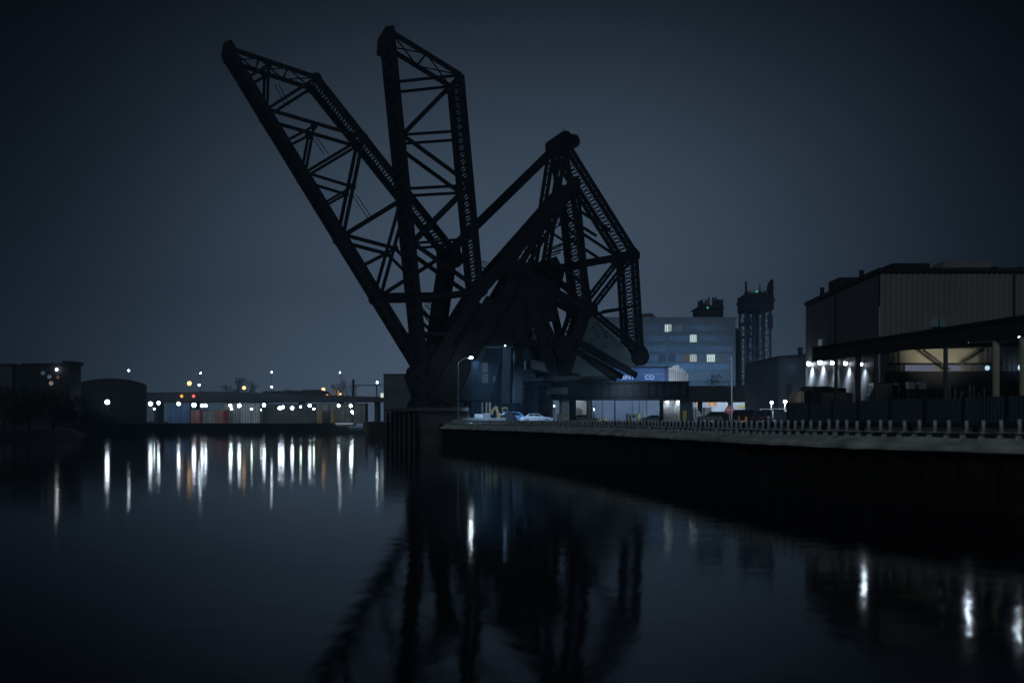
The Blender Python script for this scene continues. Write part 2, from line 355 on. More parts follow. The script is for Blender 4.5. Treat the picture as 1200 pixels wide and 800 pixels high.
mb.beam(a + NV*WID/2, b_ + NV*WID/2, 0.35, WID - 0.7, NV)
for i in range(28):
    c = a.lerp(b_, (i + .5) / 28); mb.beam(c - Vector((0.25, 0, 0)) + NV*0.3, c - Vector((0.25, 0, 0)) + NV*(WID-.3), 0.5, 0.25, Vector((0, 0, 1)))
obj('floor_deck', mb, 'steel', bA)
mb = MB(); mb.prism([plA(451, 50), plA(452, 31), plA(462, 29.5), plA(464, 55)], NV * WID); obj('leaf_tip', mb, 'steel', bA)
def laterals(name, parent, pl, p, q, n, lac=True):
    mb = MB()
    for i in range(n):
        a = pl(p[0]+(q[0]-p[0])*i/n, p[1]+(q[1]-p[1])*i/n); c = pl(p[0]+(q[0]-p[0])*(i+1)/n, p[1]+(q[1]-p[1])*(i+1)/n)
        s_ = (c - a).normalized()
        mb.beam(a, c + NV*WID, 0.16, 0.16, s_); mb.beam(a + NV*WID, c, 0.16, 0.16, s_); mb.beam(a, a + NV*WID, 0.26, 0.26, s_)
    mb.beam(c, c + NV*WID, 0.3, 0.3, s_)
    return obj(name, mb, 'steel', parent)
laterals('lateral_bracing', bA, plA, U1, U5, 30)
laterals('lateral_bracing', bA, plA, L0, U1, 2)
KA, TA = (674, 214), (610, 318)
for k in (0, WID):
    obj('operating_link', MB().beam(plA(*U5, k), plA(*KA, k), 1.75, 0.6, NV), 'steel', bA)
laterals('link_bracing', bA, plA, U5, KA, 6)
def cw_frame(parent, pl, mem, gus, lat):
    for k in (0, WID):
        part = epart('counterweight_truss', parent)
        for g in gus:
            mb = MB(); gusset(mb, pl(g[0], g[1], k), g[2]*.72, th=0.7); obj('gusset_plate', mb, 'steel', part)
        for a, b_, wd in mem: obj('truss_member', lattice_member(pl(*a, k), pl(*b_, k), wd, 0.45) if wd > 0.9 else MB().beam(pl(*a, k), pl(*b_, k), wd, 0.45, NV), 'steel', part)
    for a, b_, n in lat: laterals('sway_bracing', parent, pl, a, b_, n)
cw_frame(bA, plA, [(KA, TA, 1.3), (KA, (688, 362), 1.1), ((688, 362), (664, 432), 1.6), (TA, (688, 362), 0.9), (TA, (664, 432), 1.1), ((640, 300), (681, 330), .5)],
    [(674, 214, 1.2), (610, 318, 2.4), (688, 362, 1.6), (663, 430, 1.3)], [(KA, (688, 362), 18), ((688, 362), (664, 432), 6)])
# tower A legs
for k in (0, WID):
    for a, b_, wd in (((TA), (520, 470), 1.8), (TA, (606, 472), 1.3), (TA, (650, 440), 1.5), ((575, 350), (506, 470), 1.5), ((560, 402), (648, 402), .8)):
        obj('tower_leg', MB().beam(plA(*a, k), plA(*b_, k), wd, 0.7, NV), 'steel', bA)
mb = MB(); mb.prism([plA(*p) for p in ((551, 385), (573, 354), (592, 343), (598, 328), (612, 318), (650, 330), (651, 375), (624, 384), (617, 400), (541, 402))], NV*WID)
obj('machinery_house', mb, 'steel', bA)
mb = MB(); mb.prism([plA(*p) for p in ((503, 404), (538, 404), (533, 452), (534, 480), (486, 477), (493, 464), (484, 441), (492, 425))], NV*WID)
obj('heel_bearing_housing', mb, 'steel', bA)
mb = MB()
for k in (0.6, 2.6):                                # counterweight of A: concrete frame
    mb.prism([plA(*p, k) for p in ((625, 385), (634, 391), (653, 420), (653, 437), (641, 435), (641, 413), (632, 400), (625, 396))], NV*1.2)
    mb.prism([plA(*p, k) for p in ((625, 421), (641, 425), (641, 435), (625, 431))], NV*1.2)
obj('counterweight', mb, 'cw', bA)
mb = MB(); mb.prism([plA(*p, -0.3) for p in ((655, 394), (672, 394), (671, 430), (666, 438), (656, 438), (653, 430))], NV*(WID+.6)); obj('counterweight_bearing', mb, 'steel', bA)
# stairs and railings
def rail(parent, pl, a, b_, k, h=1.1, n=8, nm='handrail'):
    mb = MB(); p, q_ = pl(*a, k), pl(*b_, k)
    for z in (0.5, 0.8, h): mb.beam(p + Vector((0, 0, z)), q_ + Vector((0, 0, z)), 0.06, 0.06)
    for i in range(n + 1):
        c = p.lerp(q_, i / n); mb.beam(c, c + Vector((0, 0, h)), 0.06, 0.06)
    mb.beam(p, q_, 0.18, 0.3); return obj(nm, mb, 'steel', parent)
rail(bA, plA, (536, 404), (562, 372), -0.4, 1.5, 9, 'stairway'); rail(bA, plA, (539, 405), (565, 373), 1.0, 1.5, 9, 'stairway')
rail(bA, plA, (580, 353), (596, 336), -0.3); rail(bA, plA, (596, 331), (612, 316), -0.3); rail(bA, plA, (641, 298), (668, 290), -0.3, 1.0, 6)
rail(bA, plA, (500, 357), (523, 375), 0.8, 0.9, 7, 'ladder'); rail(bA, plA, (560, 312), (572, 316), -0.2, 1.0, 4)
rail(bA, plA, (497, 352), (516, 378), 4.8, 1.0, 8, 'ladder')
rail(bA, plA, (554, 388), (565, 380), -0.5, 1.5, 4); rail(bA, plA, (646, 270), (660, 262), 1.0, 0.6, 3)
# --- bridge B: the leaf leaning left, behind
bB = thing('bascule_bridge', 'black steel bascule bridge behind, its leaf leaning far out over the river', 'drawbridge', plB(503, 480), 'raised bascule bridges side by side')
def lb_(y): return (268.5 + .608 * (y - 55), y)
l0, l1, l2, s2, l3, s3, l4, s4, l5, HB = lb_(57), lb_(91), lb_(128), lb_(165), lb_(202), lb_(238), lb_(275), lb_(311), lb_(347), (503, 440)
u1, u2, u3, u5 = (371, 91), (426, 161), (479, 228), (531, 293)
m0, m1, m2, m3, m4 = (315, 76), (368, 148), (413, 219), (463, 291), (492, 320)
specB = [('bottom_chord', lb_(52), HB, 0.95, 0.7), ('top_chord', u1, u5, 0.98, 0.6), ('end_post', l0, u1, 0.6, 0.5), ('end_post', u5, (515, 404), 1.5, .7), ('end_post', (515, 404), HB, 1.4, .7),
    ('substrut', m0, l1, .36, .35), ('substrut', m0, l2, .4, .35), ('diagonal', u1, l2, .42, .4), ('diagonal', l2, u2, .5, .4), ('substrut', m1, s2, .36, .35), ('substrut', m1, l3, .42, .35),
    ('diagonal', u2, l3, .42, .4), ('diagonal', u2, l4, .55, .4), ('substrut', m2, l3, .4, .35), ('substrut', m2, s3, .36, .35), ('diagonal', l4, u3, .48, .4),
    ('diagonal', u3, l5, .5, .4), ('substrut', m3, l4, .55, .35), ('substrut', m3, s4, .38, .35), ('diagonal', l5, u5, .5, .4), ('strut', l5, (523, 346), 1.0, .4), ('substrut', m4, m3, .45, .35),
    ('strut', (474, 392), (517, 390), .6, .4), ('substrut', (490, 360), (516, 384), .45, .35)]
gB = [(*l0, 1.0), (*u1, 1.2), (*l2, 1.0), (*u2, 1.1), (*l3, .95), (*l4, 1.1), (*u3, 1.0), (*l5, 1.2), (*u5, 2.0), (*m0, .8), (*m1, .85), (*m2, .85), (*m3, .8), (533, 303, 2.4)]
for k in (0, WID): truss(bB, plB, k, specB, gB)
a, b_ = plB(*lb_(52)), plB(*lb_(430)); u_ = (b_ - a).normalized()
mb = MB().beam(a + NV*WID/2, b_ + NV*WID/2, 0.35, WID - 0.7, NV)
for i in range(30):
    c = a.lerp(b_, (i + .5)/30) + Vector((-.25, 0, -.15)); mb.beam(c + NV*.3, c + NV*(WID-.3), .5, .25, u_)
obj('floor_deck', mb, 'steel', bB)
mb = MB(); mb.prism([plB(*p) for p in ((266, 60), (262, 50), (271, 46), (277, 56), (280, 70))], NV*WID); obj('leaf_tip', mb, 'steel', bB)
laterals('lateral_bracing', bB, plB, u1, u5, 30); laterals('lateral_bracing', bB, plB, l0, u1, 3)
for p, q_ in (((366, 150), (384, 175)), ((417, 223), (436, 252)), ((325, 92), (338, 118))):
    mb = MB()
    for d in (0, 5): mb.beam(plB(p[0]+d, p[1], 3), plB(q_[0]+d, q_[1], 3), .12, .12)
    obj('sway_frame', mb, 'steel2', bB)
KB, TB = (661, 166), (638, 316); QB, RB, SB = (743, 297), (750, 411), (692, 363)
for k in (0, WID):
    obj('operating_link', MB().beam(plB(*u5, k), plB(*KB, k), 0.95, 0.6, NV), 'steel', bB)
cw_frame(bB, plB, [(KB, TB, 1.3), (KB, QB, 1.3), (QB, RB, 1.3), (TB, QB, 0.88), (QB, SB, 0.95), (TB, SB, 0.8), (SB, RB, 1.1), ((706, 365), (748, 358), .45), ((676, 245), (715, 270), .38), ((674, 268), (727, 303), .38), (KB, SB, 0.8), ((655, 262), (676, 276), .3), ((655, 288), (682, 276), .3)],
    [(661, 164, 1.5), (638, 316, 2.2), (741, 299, 1.9), (750, 414, 2.0), (692, 363, 1.8)], [(KB, QB, 16), (QB, RB, 13)])
mb = MB()
for k in (-0.4,): 
    for a in ((662, 162), (671, 166)): mb.tube(plB(*a, -0.5), plB(*a, WID + 0.5), 1.15, None, 16)
obj('link_pin', mb, 'steel', bB)
mb = MB(); a = plB(750, 418, -0.6); mb.tube(a, a + NV*(WID+1.2), 1.45, None, 16); obj('counterweight_pin', mb, 'steel', bB)
mb = MB()
for a, b_ in (((671, 160), (678, 157)), ((672, 163), (679, 163)), ((661, 153), (659, 149))): mb.beam(plB(*a), plB(*b_), .08, .08)
obj('wind_sensor', mb, 'steel', bB)
mb = MB(); mb.prism([plB(*p, 0.5) for p in ((690, 366), (737, 408), (747, 427), (741, 432), (677, 396))], NV*(WID-1)); cw = obj('counterweight', mb, 'cw', bB)
mb = MB()
for r_ in range(2):
    for i in range(5):
        c = plB(696 + r_*7 + i*2.4, 383 - r_*2 + i*3.6 - (2 if r_ else 0), 0.5)
        if r_ == 0 and i == 4: continue
        gusset(mb, c, 0.16, th=0.08)
for p in ((713, 388), (712, 394)): gusset(mb, plB(*p, .5), .16, th=.08)
obj('port_hole', mb, 'black', cw)
mb = MB(); mb.prism([plB(*p, 0.8) for p in ((672, 409), (724, 445), (640, 446), (640, 440), (662, 440))], NV*(WID-1.6)); obj('counterweight_base', mb, 'cw', bB)
for a, b_ in (((676, 401), (746, 440)), ((668, 405), (722, 444))):
    obj('counterweight_girder', MB().beam(plB(*a, 0), plB(*b_, 0), 0.95, 0.5, NV), 'steel', bB)
    obj('counterweight_girder', MB().beam(plB(*a, WID), plB(*b_, WID), 0.95, 0.5, NV), 'steel', bB)
for k in (0, WID):
    for a, b_, wd in ((TB, (592, 466), 1.3), (TB, (668, 450), 1.2), ((600, 330), (540, 466), 1.0)):
        obj('tower_leg', MB().beam(plB(*a, k), plB(*b_, k), wd, 0.7, NV), 'steel', bB)
mb = MB(); mb.prism([plB(*p) for p in ((606, 322), (618, 312), (652, 300), (662, 318), (655, 345), (648, 372), (618, 388), (585, 398), (580, 360))], NV*WID); obj('machinery_house', mb, 'steel', bB)
rail(bB, plB, (640, 302), (656, 296), -.2, 1.1, 5)
# pier
pc = plA(499, 480)
pier = thing('bridge_pier', 'dark concrete river pier carrying the raised drawbridges', 'pier', (pc.x, pc.y, 0))
mb = MB(); mb.prism([plA(*p, -1.2) for p in ((487, 482), (545, 482), (550, 496), (550, 530), (487, 530))], NV*17); obj('shaft', mb, 'dconc', pier)
mb = MB(); mb.prism([plA(*p, -1.7) for p in ((484, 477.5), (545, 477.5), (545, 481.5), (484, 481.5))], NV*20); obj('cap', mb, 'dconc', pier)
for i in range(7):
    c = plA(485, 500, -1.5 + i*3.0); mb = MB().tube((c.x, c.y, -.9), (c.x, c.y, 4.6), 0.22); obj('fender_pile', mb, 'pile', pier)
ORG_ = None
# abutment plinth under the counterweights
ab = thing('bridge_abutment', 'grey steel bearing shelf under the bridge counterweights', 'abutment', plB(650, 447))
obj('shelf', MB().prism([plB(*p, -1) for p in ((623, 438.5), (678, 441), (677, 446.5), (623, 446.5))], NV*7), 'dconc', ab)
for px in (628, 672): obj('column', MB().prism([plB(*p, 0) for p in ((px-3, 446.5), (px+3, 446.5), (px+3, 495), (px-3, 495))], NV*5), 'steel', ab)
obj('pale_block', MB().prism([plB(*p, -1.2) for p in ((639, 454), (662, 454), (662, 462), (639, 462))], NV*.8), 'cw', ab)
bk = thing('backdrop_block', 'dark blue backdrop block added behind the drawbridge towers with small pale openings', 'building', ((580-600)/1200*205, 205, GZ))  # dark backdrop added to close the sky gap below the machinery
obj('wall', MB().bb((528-600)/1200*205, (648-600)/1200*205, 205, 217, GZ-.1, CAMZ+(492-392)/1200*205), 'bluefence', bk)
obj('roof', MB().bb((527-600)/1200*205, (649-600)/1200*205, 204.8, 217.2, CAMZ+(492-392)/1200*205, CAMZ+(492-390)/1200*205), 'roof', bk)
for a, c, t_, b_ in ((565, 572, 438, 448.5), (565.5, 571.5, 425, 436), (578, 583, 441, 448.5), (586, 590.5, 439, 448.5), (592, 598, 439, 448.5)):
    obj('window', MB().bb((a-600)/1200*205, (c-600)/1200*205, 204.9, 205, CAMZ-(b_-492)/1200*205, CAMZ-(t_-492)/1200*205), 'e_dimb', bk)  # glowing panes stand in for lit background pieces

# ------------------------------------------------------------------ approach spans
vd = thing('railway_viaduct', 'long black girder viaduct crossing behind the counterweights on square piers', 'viaduct', (20, 172, GZ))
y0, y1 = 168, 176; x0 = (648-600)/1200*y0; x1 = (808-600)/1200*y0
zb, zt = P(0, 468, y0).z, P(0, 446.5, y0).z
obj('deck_girder', MB().bb(x0, x1, y0, y1, zb, zt), 'steel', vd, bevel=0.5)
mb = MB(); mb.bb(x0, x1, y0 - .25, y0, zb - .1, zb + .25).bb(x0, x1, y0-.25, y0, zt-.3, zt+.02)
for i in range(18): x = x0 + (x1-x0)*(i+.5)/18; mb.bb(x-.06, x+.06, y0-.2, y0, zb+.25, zt-.3)
obj('girder_flange', mb, 'steel', vd)
for px, wp in ((663, 9), (690.5, 3), (806, 13)):
    x = (px-600)/1200*y0; wd = wp/1200*y0; obj('pier', MB().bb(x-wd/2, x+wd/2, y0+.6, y0+2.4, GZ-.1, zb+.05), 'conc' if px < 700 else 'steel2', vd)
for i in range(2):
    px = (782, 794.5)[i]; x = (px-600)/1200*174; 
v2 = thing('road_viaduct', 'lower dark viaduct with overgrown parapet passing toward the sheds', 'viaduct', (50, 212, GZ))
y0, y1 = 208, 220; x0 = (806-600)/1200*y0; x1 = (918-600)/1200*y0; zb, zt = P(0, 470, y0).z, P(0, 452, y0).z
obj('deck_girder', MB().bb(x0, x1, y0, y1, zb, zt), 'dconc', v2)
mb = MB(); mb.bb(x0, x1, y0-.2, y0-.05, zt+.9, zt+1.0)
for i in range(40): x = x0+(x1-x0)*i/40; mb.bb(x, x+.06, y0-.2, y0-.1, zt, zt+1)
obj('parapet_rail', mb, 'steel', v2)
for px in (822, 858, 897): x = (px-600)/1200*y0; obj('pier', MB().bb(x-.4, x+.4, y0+1, y0+2.2, GZ-.1, zb+.05), 'dconc', v2)
# low truss span left of the abutment
ts = thing('truss_span', 'short dark blue steel truss span with zigzag web under the street lamp glow', 'bridge span', (-2, 172, GZ))
y0 = 171
for yy in (y0, y0 + 6):
    q0, q1 = P(518, 453, yy), P(642, 453, yy); r0, r1 = P(518, 467, yy), P(642, 467, yy)
    mb = MB().beam(q0, q1, .55, .5).beam(r0, r1, .7, .5)
    tp = obj('truss_side', mb, 'steel2', ts); k = 12
    mb = MB()
    for i in range(k):
        a = q0.lerp(q1, i/k); c = r0.lerp(r1, (i+.5)/k); e = q0.lerp(q1, (i+1)/k); mb.beam(a, c, .3, .3); mb.beam(c, e, .3, .3)
    obj('web_zigzag', mb, 'steel2', tp)
mb = MB(); a, b_ = P(518, 468.5, y0), P(642, 468.5, y0); mb.bb(a.x, b_.x, y0-.4, y0+6.5, a.z-.3, a.z+.1); obj('deck', mb, 'steel', ts)
for px in (548, 634): x = P(px, 0, y0+3).x; obj('pier', MB().bb(x-.5, x+.5, y0+1, y0+5, GZ-.1, a.z-.3), 'dconc', ts)

# ------------------------------------------------------------------ factory building and tower
F = thing('factory_building', 'tall brick factory with scattered lit windows rising beyond the viaduct', 'building', (60, 320, GZ))
fy = 320
def X(px, y=fy): return (px-600)/1200*y
def Z(py, y=fy): return CAMZ-(py-492)/1200*y
obj('wall', MB().bb(X(690), X(862), fy, fy+40, GZ-.1, Z(374)).bb(X(862), X(876), fy+8, fy+36, GZ-.1, Z(382)), 'brick', F)
mb = MB(); mb.bb(X(689), X(863), fy-.4, fy+40.3, Z(374), Z(371.5)); mb.prism([(X(748), fy+5, Z(371.5)), (X(752), fy+5, Z(366)), (X(766), fy+5, Z(364.5)), (X(774), fy+5, Z(371.5))], (0, 14, 0)); obj('roof', mb, 'brick', F)
mb = MB(); mb.bb(X(821), X(850), fy+3, fy+14, Z(371.5), Z(361))
for i in range(18):
    x = X(820 + i*1.7); h = random.uniform(1.5, 4.2); mb.bb(x, x+random.uniform(.2, .8), fy+3, fy+3.7, Z(362), Z(362)+h)
mb.bb(X(819), X(851), fy+2.5, fy+14.5, Z(360), Z(358.6)); rp = obj('roof_plant', mb, 'roof', F)
obj('mast', MB().tube((X(831), fy+6, Z(361)), (X(831), fy+6, Z(352)), .12), 'steel', rp)
obj('beacon', MB().ball((X(831), fy+2.4, Z(359.5)), .32), 'e_grn', rp)
rows = [(383, 4.4), (395, 4.4), (407, 4.4), (418, 4.6), (428, 4.0)]
lit = {(0, 2): 'e_win', (0, 4): 'e_dim', (1, 6): 'e_win', (3, 6): 'e_warm', (3, 8): 'e_win', (3, 10): 'e_dim', (3, 3): 'e_blue', (3, 2): 'e_blue', (3, 5): 'e_warm2'}
M['e_warm2'] = emit('faint_warm_window', (.8, .7, .75), .12)
for r_, (py, h) in enumerate(rows):
    for c in range(12):
        px = 762 + c*8.4 - (3 if c < 3 else 0); hw = 3.75
        if (r_, c) == (3, 8): hw = 4.6
        zc = Z(py+1.5); zz = 1.0 if lit.get((r_, c)) is None else 1.15
        x = X(px) 
        if r_ == 3 and c == 8: x = X(833)
        if r_ == 0 and c == 2: x = X(783)
        if r_ == 3 and c in (7, 9): continue
        mb = MB().bb(x - X(600+hw), x + X(600+hw), fy-.12, fy+.06, zc - zz, zc + zz)
        fr = obj('window', mb, lit.get((r_, c), 'fwin'), F)
        mb = MB().bb(x - X(600+hw), x + X(600+hw), fy-.3, fy-.13, zc-zz-.25, zc-zz)
        for j in (-1, 0, 1): mb.bb(x + j*X(600+hw)*.6 - .07, x + j*X(600+hw)*.6 + .07, fy-.2, fy-.13, zc-zz, zc+zz)
        obj('frame', mb, 'brick', fr)
# lattice tower
T = thing('lattice_tower', 'tall dark lattice steel tower with crowded platform on top behind the factory', 'tower', (X(887, 350), 350, GZ))
ty = 350
def XX(px): return X(px, ty)
def ZZ(py): return Z(py, ty)
for ix, px in enumerate((874, 884, 894, 903)):
    for dy in (0, 9):
        obj('leg', MB().bb(XX(px)-.34, XX(px)+.34, ty+dy, ty+dy+.7, GZ-.1, ZZ(362)), 'steel2', T)
for dy in (.4, 9.4):
    mb = MB(); n = 9
    for i in range(n):
        za, zb_ = GZ+(ZZ(364)-GZ)*i/n, GZ+(ZZ(364)-GZ)*(i+1)/n
        for a, c in ((874, 884), (884, 894), (894, 903)):
            mb.beam((XX(a), ty+dy, za), (XX(c), ty+dy, zb_), .2, .2); mb.beam((XX(c), ty+dy, za), (XX(a), ty+dy, zb_), .2, .2)
        mb.beam((XX(874), ty+dy, zb_), (XX(903), ty+dy, zb_), .4, .3)
    obj('cross_bracing', mb, 'steel2', T)
for i in range(7):
    z = GZ + 6 + i*4.6; a = random.choice((873.5, 883, 893)); obj('service_deck', MB().bb(XX(a), XX(a+11), ty+.5, ty+9, z, z+.5).bb(XX(a+2), XX(a+random.uniform(4, 8)), ty-.3, ty+3, z+.5, z+random.uniform(1.5, 3.2)), 'steel2', T)
obj('stair_core', MB().bb(XX(886), XX(892), ty+3, ty+6, GZ-.1, ZZ(364)).bb(XX(903), XX(906.5), ty+1, ty+4, ZZ(384), ZZ(368)), 'steel2', T)
mb = MB(); mb.bb(XX(872.5), XX(906), ty-1, ty+11, ZZ(363), ZZ(345)).bb(XX(871), XX(907.5), ty-1.6, ty+11.6, ZZ(353), ZZ(351))
for i in range(26):
    x = XX(871.5 + i*1.35); h = random.choice((.8, 1.5, 3.2, 4.6, 5.4)) if abs(i-13) > 5 else random.uniform(.3, 1.6); mb.bb(x, x+random.uniform(.2, .5), ty-1.4+random.random()*2, ty, ZZ(346), ZZ(346)+h)
pf = obj('platform', mb, 'roof', T)
obj('mast', MB().tube((XX(893), ty+3, ZZ(346)), (XX(893), ty+3, ZZ(332)), .22), 'steel', pf)
obj('beacon', MB().ball((XX(885.5), ty-1.8, ZZ(342)), .35), 'e_grn', pf)
# conveyor link between factory and tower
# blue sign building in front of the factory
S = thing('sign_building', 'blue painted low building with pale lettering behind the black viaduct', 'building', (X(750, 290), 290, GZ))
sy = 290
obj('wall', MB().bb(X(690, sy), X(783, sy), sy, sy+20, GZ-.1, Z(431, sy)), 'blue', S)
obj('roof_edge', MB().bb(X(689.5, sy), X(783.4, sy), sy-.3, sy+20.3, Z(431, sy), Z(429.4, sy)), 'roof', S)
def text(name, s_, loc, size, m, parent, rz=0, ext=0.04):
    cu = bpy.data.curves.new(name, 'FONT'); cu.body = s_; cu.size = size; cu.extrude = ext; cu.align_x = 'LEFT'
    tmp = bpy.data.objects.new('tmp', cu); COL.objects.link(tmp); dg_ = bpy.context.evaluated_depsgraph_get()
    me = bpy.data.meshes.new_from_object(tmp.evaluated_get(dg_)); bpy.data.objects.remove(tmp)
    o = bpy.data.objects.new(name, me); COL.objects.link(o); o.parent = parent; o.location = Vector(loc) - (org(parent) if parent else Vector((0, 0, 0)))
    o.rotation_euler = (R(90), 0, rz); me.materials.clear(); me.materials.append(M[m]); return o
text('lettering', 'OINT', (X(725.5, sy), sy-.14, Z(444.5, sy)), 1.75, 'e_letter', S)  # letters emit on their own to stand out from the wall
text('lettering', 'CO', (X(755.5, sy), sy-.14, Z(444.5, sy)), 1.75, 'e_letter', S)
obj('stripe', MB().bb(X(735, sy), X(783, sy), sy-.06, sy, Z(438.6, sy), Z(438, sy)), 'pale', S)
# pale stepped silo cluster
g = thing('storage_shed', 'pale stepped storage shed lit beside the blue sign building', 'shed', (X(794, 285), 285, GZ)); gy = 284
mb = MB()
for i, (a, h) in enumerate(((783.5, 430.5), (788, 428.5), (792, 427.5), (796.5, 431), (800, 434), (803, 437))): mb.bb(X(a, gy), X(a+4.2, gy), gy+i*.25, gy+6, GZ-.1, Z(h, gy))
obj('wall', mb, 'pale', g); mb = MB()
for i in range(9): x = X(784+i*2.4, gy); mb.bb(x, x+.12, gy-.1, gy, GZ+10, Z(432+i*.7, gy))
obj('rib', mb, 'dconc', g)
# long pale wall behind the viaduct opening
lw = thing('depot_wall', 'long pale blue-grey depot wall seen through the opening under the viaduct', 'building', (X(740, 235), 235, GZ)); ly = 235
obj('wall', MB().bb(X(694, ly), X(776, ly), ly, ly+15, GZ-.1, Z(455, ly)), 'pale', lw)
obj('plinth', MB().bb(X(752, ly), X(768, ly), ly-1.5, ly-.02, GZ-.1, Z(481, ly)), 'pale', lw)
mb = MB()
for px in (706, 721, 741, 749): mb.bb(X(px, ly)-.07, X(px, ly)+.07, ly-.08, ly, GZ, Z(456, ly))
obj('downpipe', mb, 'dconc', lw)
kd = thing('kiosk_building', 'small pale building with arched doorway beside the concrete pier', 'building', (X(680, 200), 200, GZ)); ky = 200
obj('wall', MB().bb(X(669, ky), X(687.5, ky), ky, ky+5, GZ-.1, Z(469.5, ky)), 'white', kd)
mb = MB(); c = (X(677.5, ky), ky-.05, Z(483, ky)); mb.prism([(c[0]+.9*math.cos(math.pi*i/8), c[1], c[2]+.9*math.sin(math.pi*i/8)) for i in range(9)] + [(c[0]-.9, c[1], GZ), (c[0]+.9, c[1], GZ)], (0, .04, 0)); obj('door', mb, 'conc', kd)
obj('canopy', MB().bb(X(668, ky), X(684, ky), ky-1.6, ky-.02, Z(470.4, ky), Z(469.4, ky)), 'white', kd)
# corrugated pier housing with two lamps (x 778-800)
ph = thing('clad_pier', 'corrugated steel clad pier housing lit by two lamps under the viaduct', 'pier housing', (X(788, 180), 180, GZ)); py_ = 180
mb = MB()
for i in range(22):
    a = X(777.5+i, py_); mb.bb(a, a+.11, py_-.06*(i % 2), py_+5, GZ-.1, Z(468.5, py_))
obj('cladding', mb, 'pale', ph)
# white stepped structure right (809-825) with orange windows, station behind
stn = thing('station_building', 'low pale station building with orange windows under the road viaduct', 'building', (X(850, 232), 232, GZ)); sy2 = 232
obj('wall', MB().bb(X(812, sy2), X(903, sy2), sy2, sy2+9, GZ-.1, Z(466, sy2)), 'pale', stn)
for a, c, m_ in ((816, 823, 'e_owin'), (829, 834, 'e_owin'), (835, 840, 'e_owin')):
    w_ = obj('window', MB().bb(X(a, sy2), X(c, sy2), sy2-.08, sy2+.02, Z(475.5, sy2), Z(470.5, sy2)), m_, stn); obj('frame', MB().bb(X((a+c)/2, sy2)-.06, X((a+c)/2, sy2)+.06, sy2-.14, sy2-.09, Z(475.5, sy2), Z(470.5, sy2)), 'dconc', w_)
w_ = obj('window', MB().bb(X(886, sy2), X(894, sy2), sy2-.08, sy2+.02, Z(484, sy2), Z(471, sy2)), 'e_dim', stn)
for px in (866.5, 871.5): obj('sign_board', MB().bb(X(px-1.6, sy2), X(px+1.6, sy2), sy2-.2, sy2-.1, Z(477.5, sy2), Z(475, sy2)), 'yellow', stn)
tk = thing('tank_truck', 'white stepped tank unit parked left of the stop sign', 'truck', (X(817, 185), 185, GZ)); y_ = 185
mb = MB().prism([(X(808, y_), y_, GZ+.6), (X(808, y_), y_, Z(478, y_)), (X(815, y_), y_, Z(477, y_)), (X(821, y_), y_, Z(483, y_)), (X(825, y_), y_, Z(489, y_)), (X(825, y_), y_, GZ+.6)], (0, 2.4, 0)); obj('body', mb, 'white', tk, bevel=.1)
obj('cab', MB().bb(X(826, y_), X(834, y_), y_, y_+2.2, GZ+.6, Z(477, y_)), 'white', tk, bevel=.15)
for px in (811, 821, 830): mb = MB().tube((X(px, y_), y_-.05, GZ+.48), (X(px, y_), y_+.3, GZ+.48), .48, None, 14); obj('wheel', mb, 'tyre', tk)
mb = MB()
for px in (809, 812, 815): mb.bb(X(px, y_)-.05, X(px, y_)+.05, y_-.08, y_-.02, GZ+.8, Z(479, y_))
obj('ladder', mb, 'steel2', tk)

# ------------------------------------------------------------------ warehouse on the right
W = thing('warehouse', 'large ribbed grey metal warehouse with a deep black canopy along its side', 'warehouse', (31, 85, GZ))
def corr(mb, p, q, z0, z1, pitch=0.45, dep=0.09, zf=None):
    p = Vector(p); q = Vector(q); l = (q-p).length; n = int(l/pitch); d = (q-p)/l; nn = Vector((d.y, -d.x)); vs = []; 
    for i in range(n+1):
        for f, o in ((0, 0), (.3, 0), (.45, dep), (.85, dep)):
            c = p + d*((i+f)*l/(n+1)) + nn*o; zt_ = z1 if zf is None else zf((i+f)/(n+1)); vs += [(c.x, c.y, z0), (c.x, c.y, zt_)]
    return mb.add(vs, [(2*i, 2*i+2, 2*i+3, 2*i+1) for i in range(len(vs)//2-1)])
WX, WY = 30.55, 85.0
zr = P(0, 319, 85).z
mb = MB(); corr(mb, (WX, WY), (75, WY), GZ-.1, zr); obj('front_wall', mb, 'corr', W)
mb = MB(); corr(mb, (31.6, 110), (WX, WY), GZ-.1, zr, zf=lambda f: zr-1.0*(1-f)*.0 ); obj('side_wall', mb, 'corrd', W)  # shade of this side is put into its darker cladding colour
mb = MB().prism([(WX-.2, WY-.25, zr), (75, WY-.25, zr), (75, 110, zr), (31.4, 110, zr)], (0, 0, .35)); rf = obj('roof', mb, 'roof', W)
for c, d in (((34.5, 90, zr+.8), (3.2, 3, 1.0)), ((38.6, 88, zr+.75), (4, 2.2, .9)), ((42, 90, zr+.7), (1.0, 1.0, .9))): obj('roof_unit', MB().box(c, d), 'corr' if d[0] > 3.5 else 'roof', rf)
for p in ((49.5, 88), (44.6, 90), (31.4, 92), (31.5, 104)): obj('roof_vent', MB().tube((p[0], p[1], zr+.3), (p[0], p[1], zr+(2.2 if p[0] > 48 else 1.2)), .22), 'roof', rf)
obj('roof_unit', MB().bb(30.9, 33, 96.5, 100, zr+.3, zr+1.2), 'roof', rf)
w_ = obj('window', MB().bb(34.8, 35.9, WY-.2, WY-.05, P(0, 383, 85).z, P(0, 373.5, 85).z), 'e_dim2' if False else 'glass', W)
M['e_teal'] = emit('dim_teal_window', (.25, .5, .6), .05); w_.data.materials[0] = M['e_teal']
obj('frame', MB().bb(34.7, 36.0, WY-.24, WY-.21, P(0, 383, 85).z-.12, P(0, 383, 85).z).bb(35.3, 35.4, WY-.24, WY-.21, P(0, 383, 85).z, P(0, 373.5, 85).z), 'roof', w_)
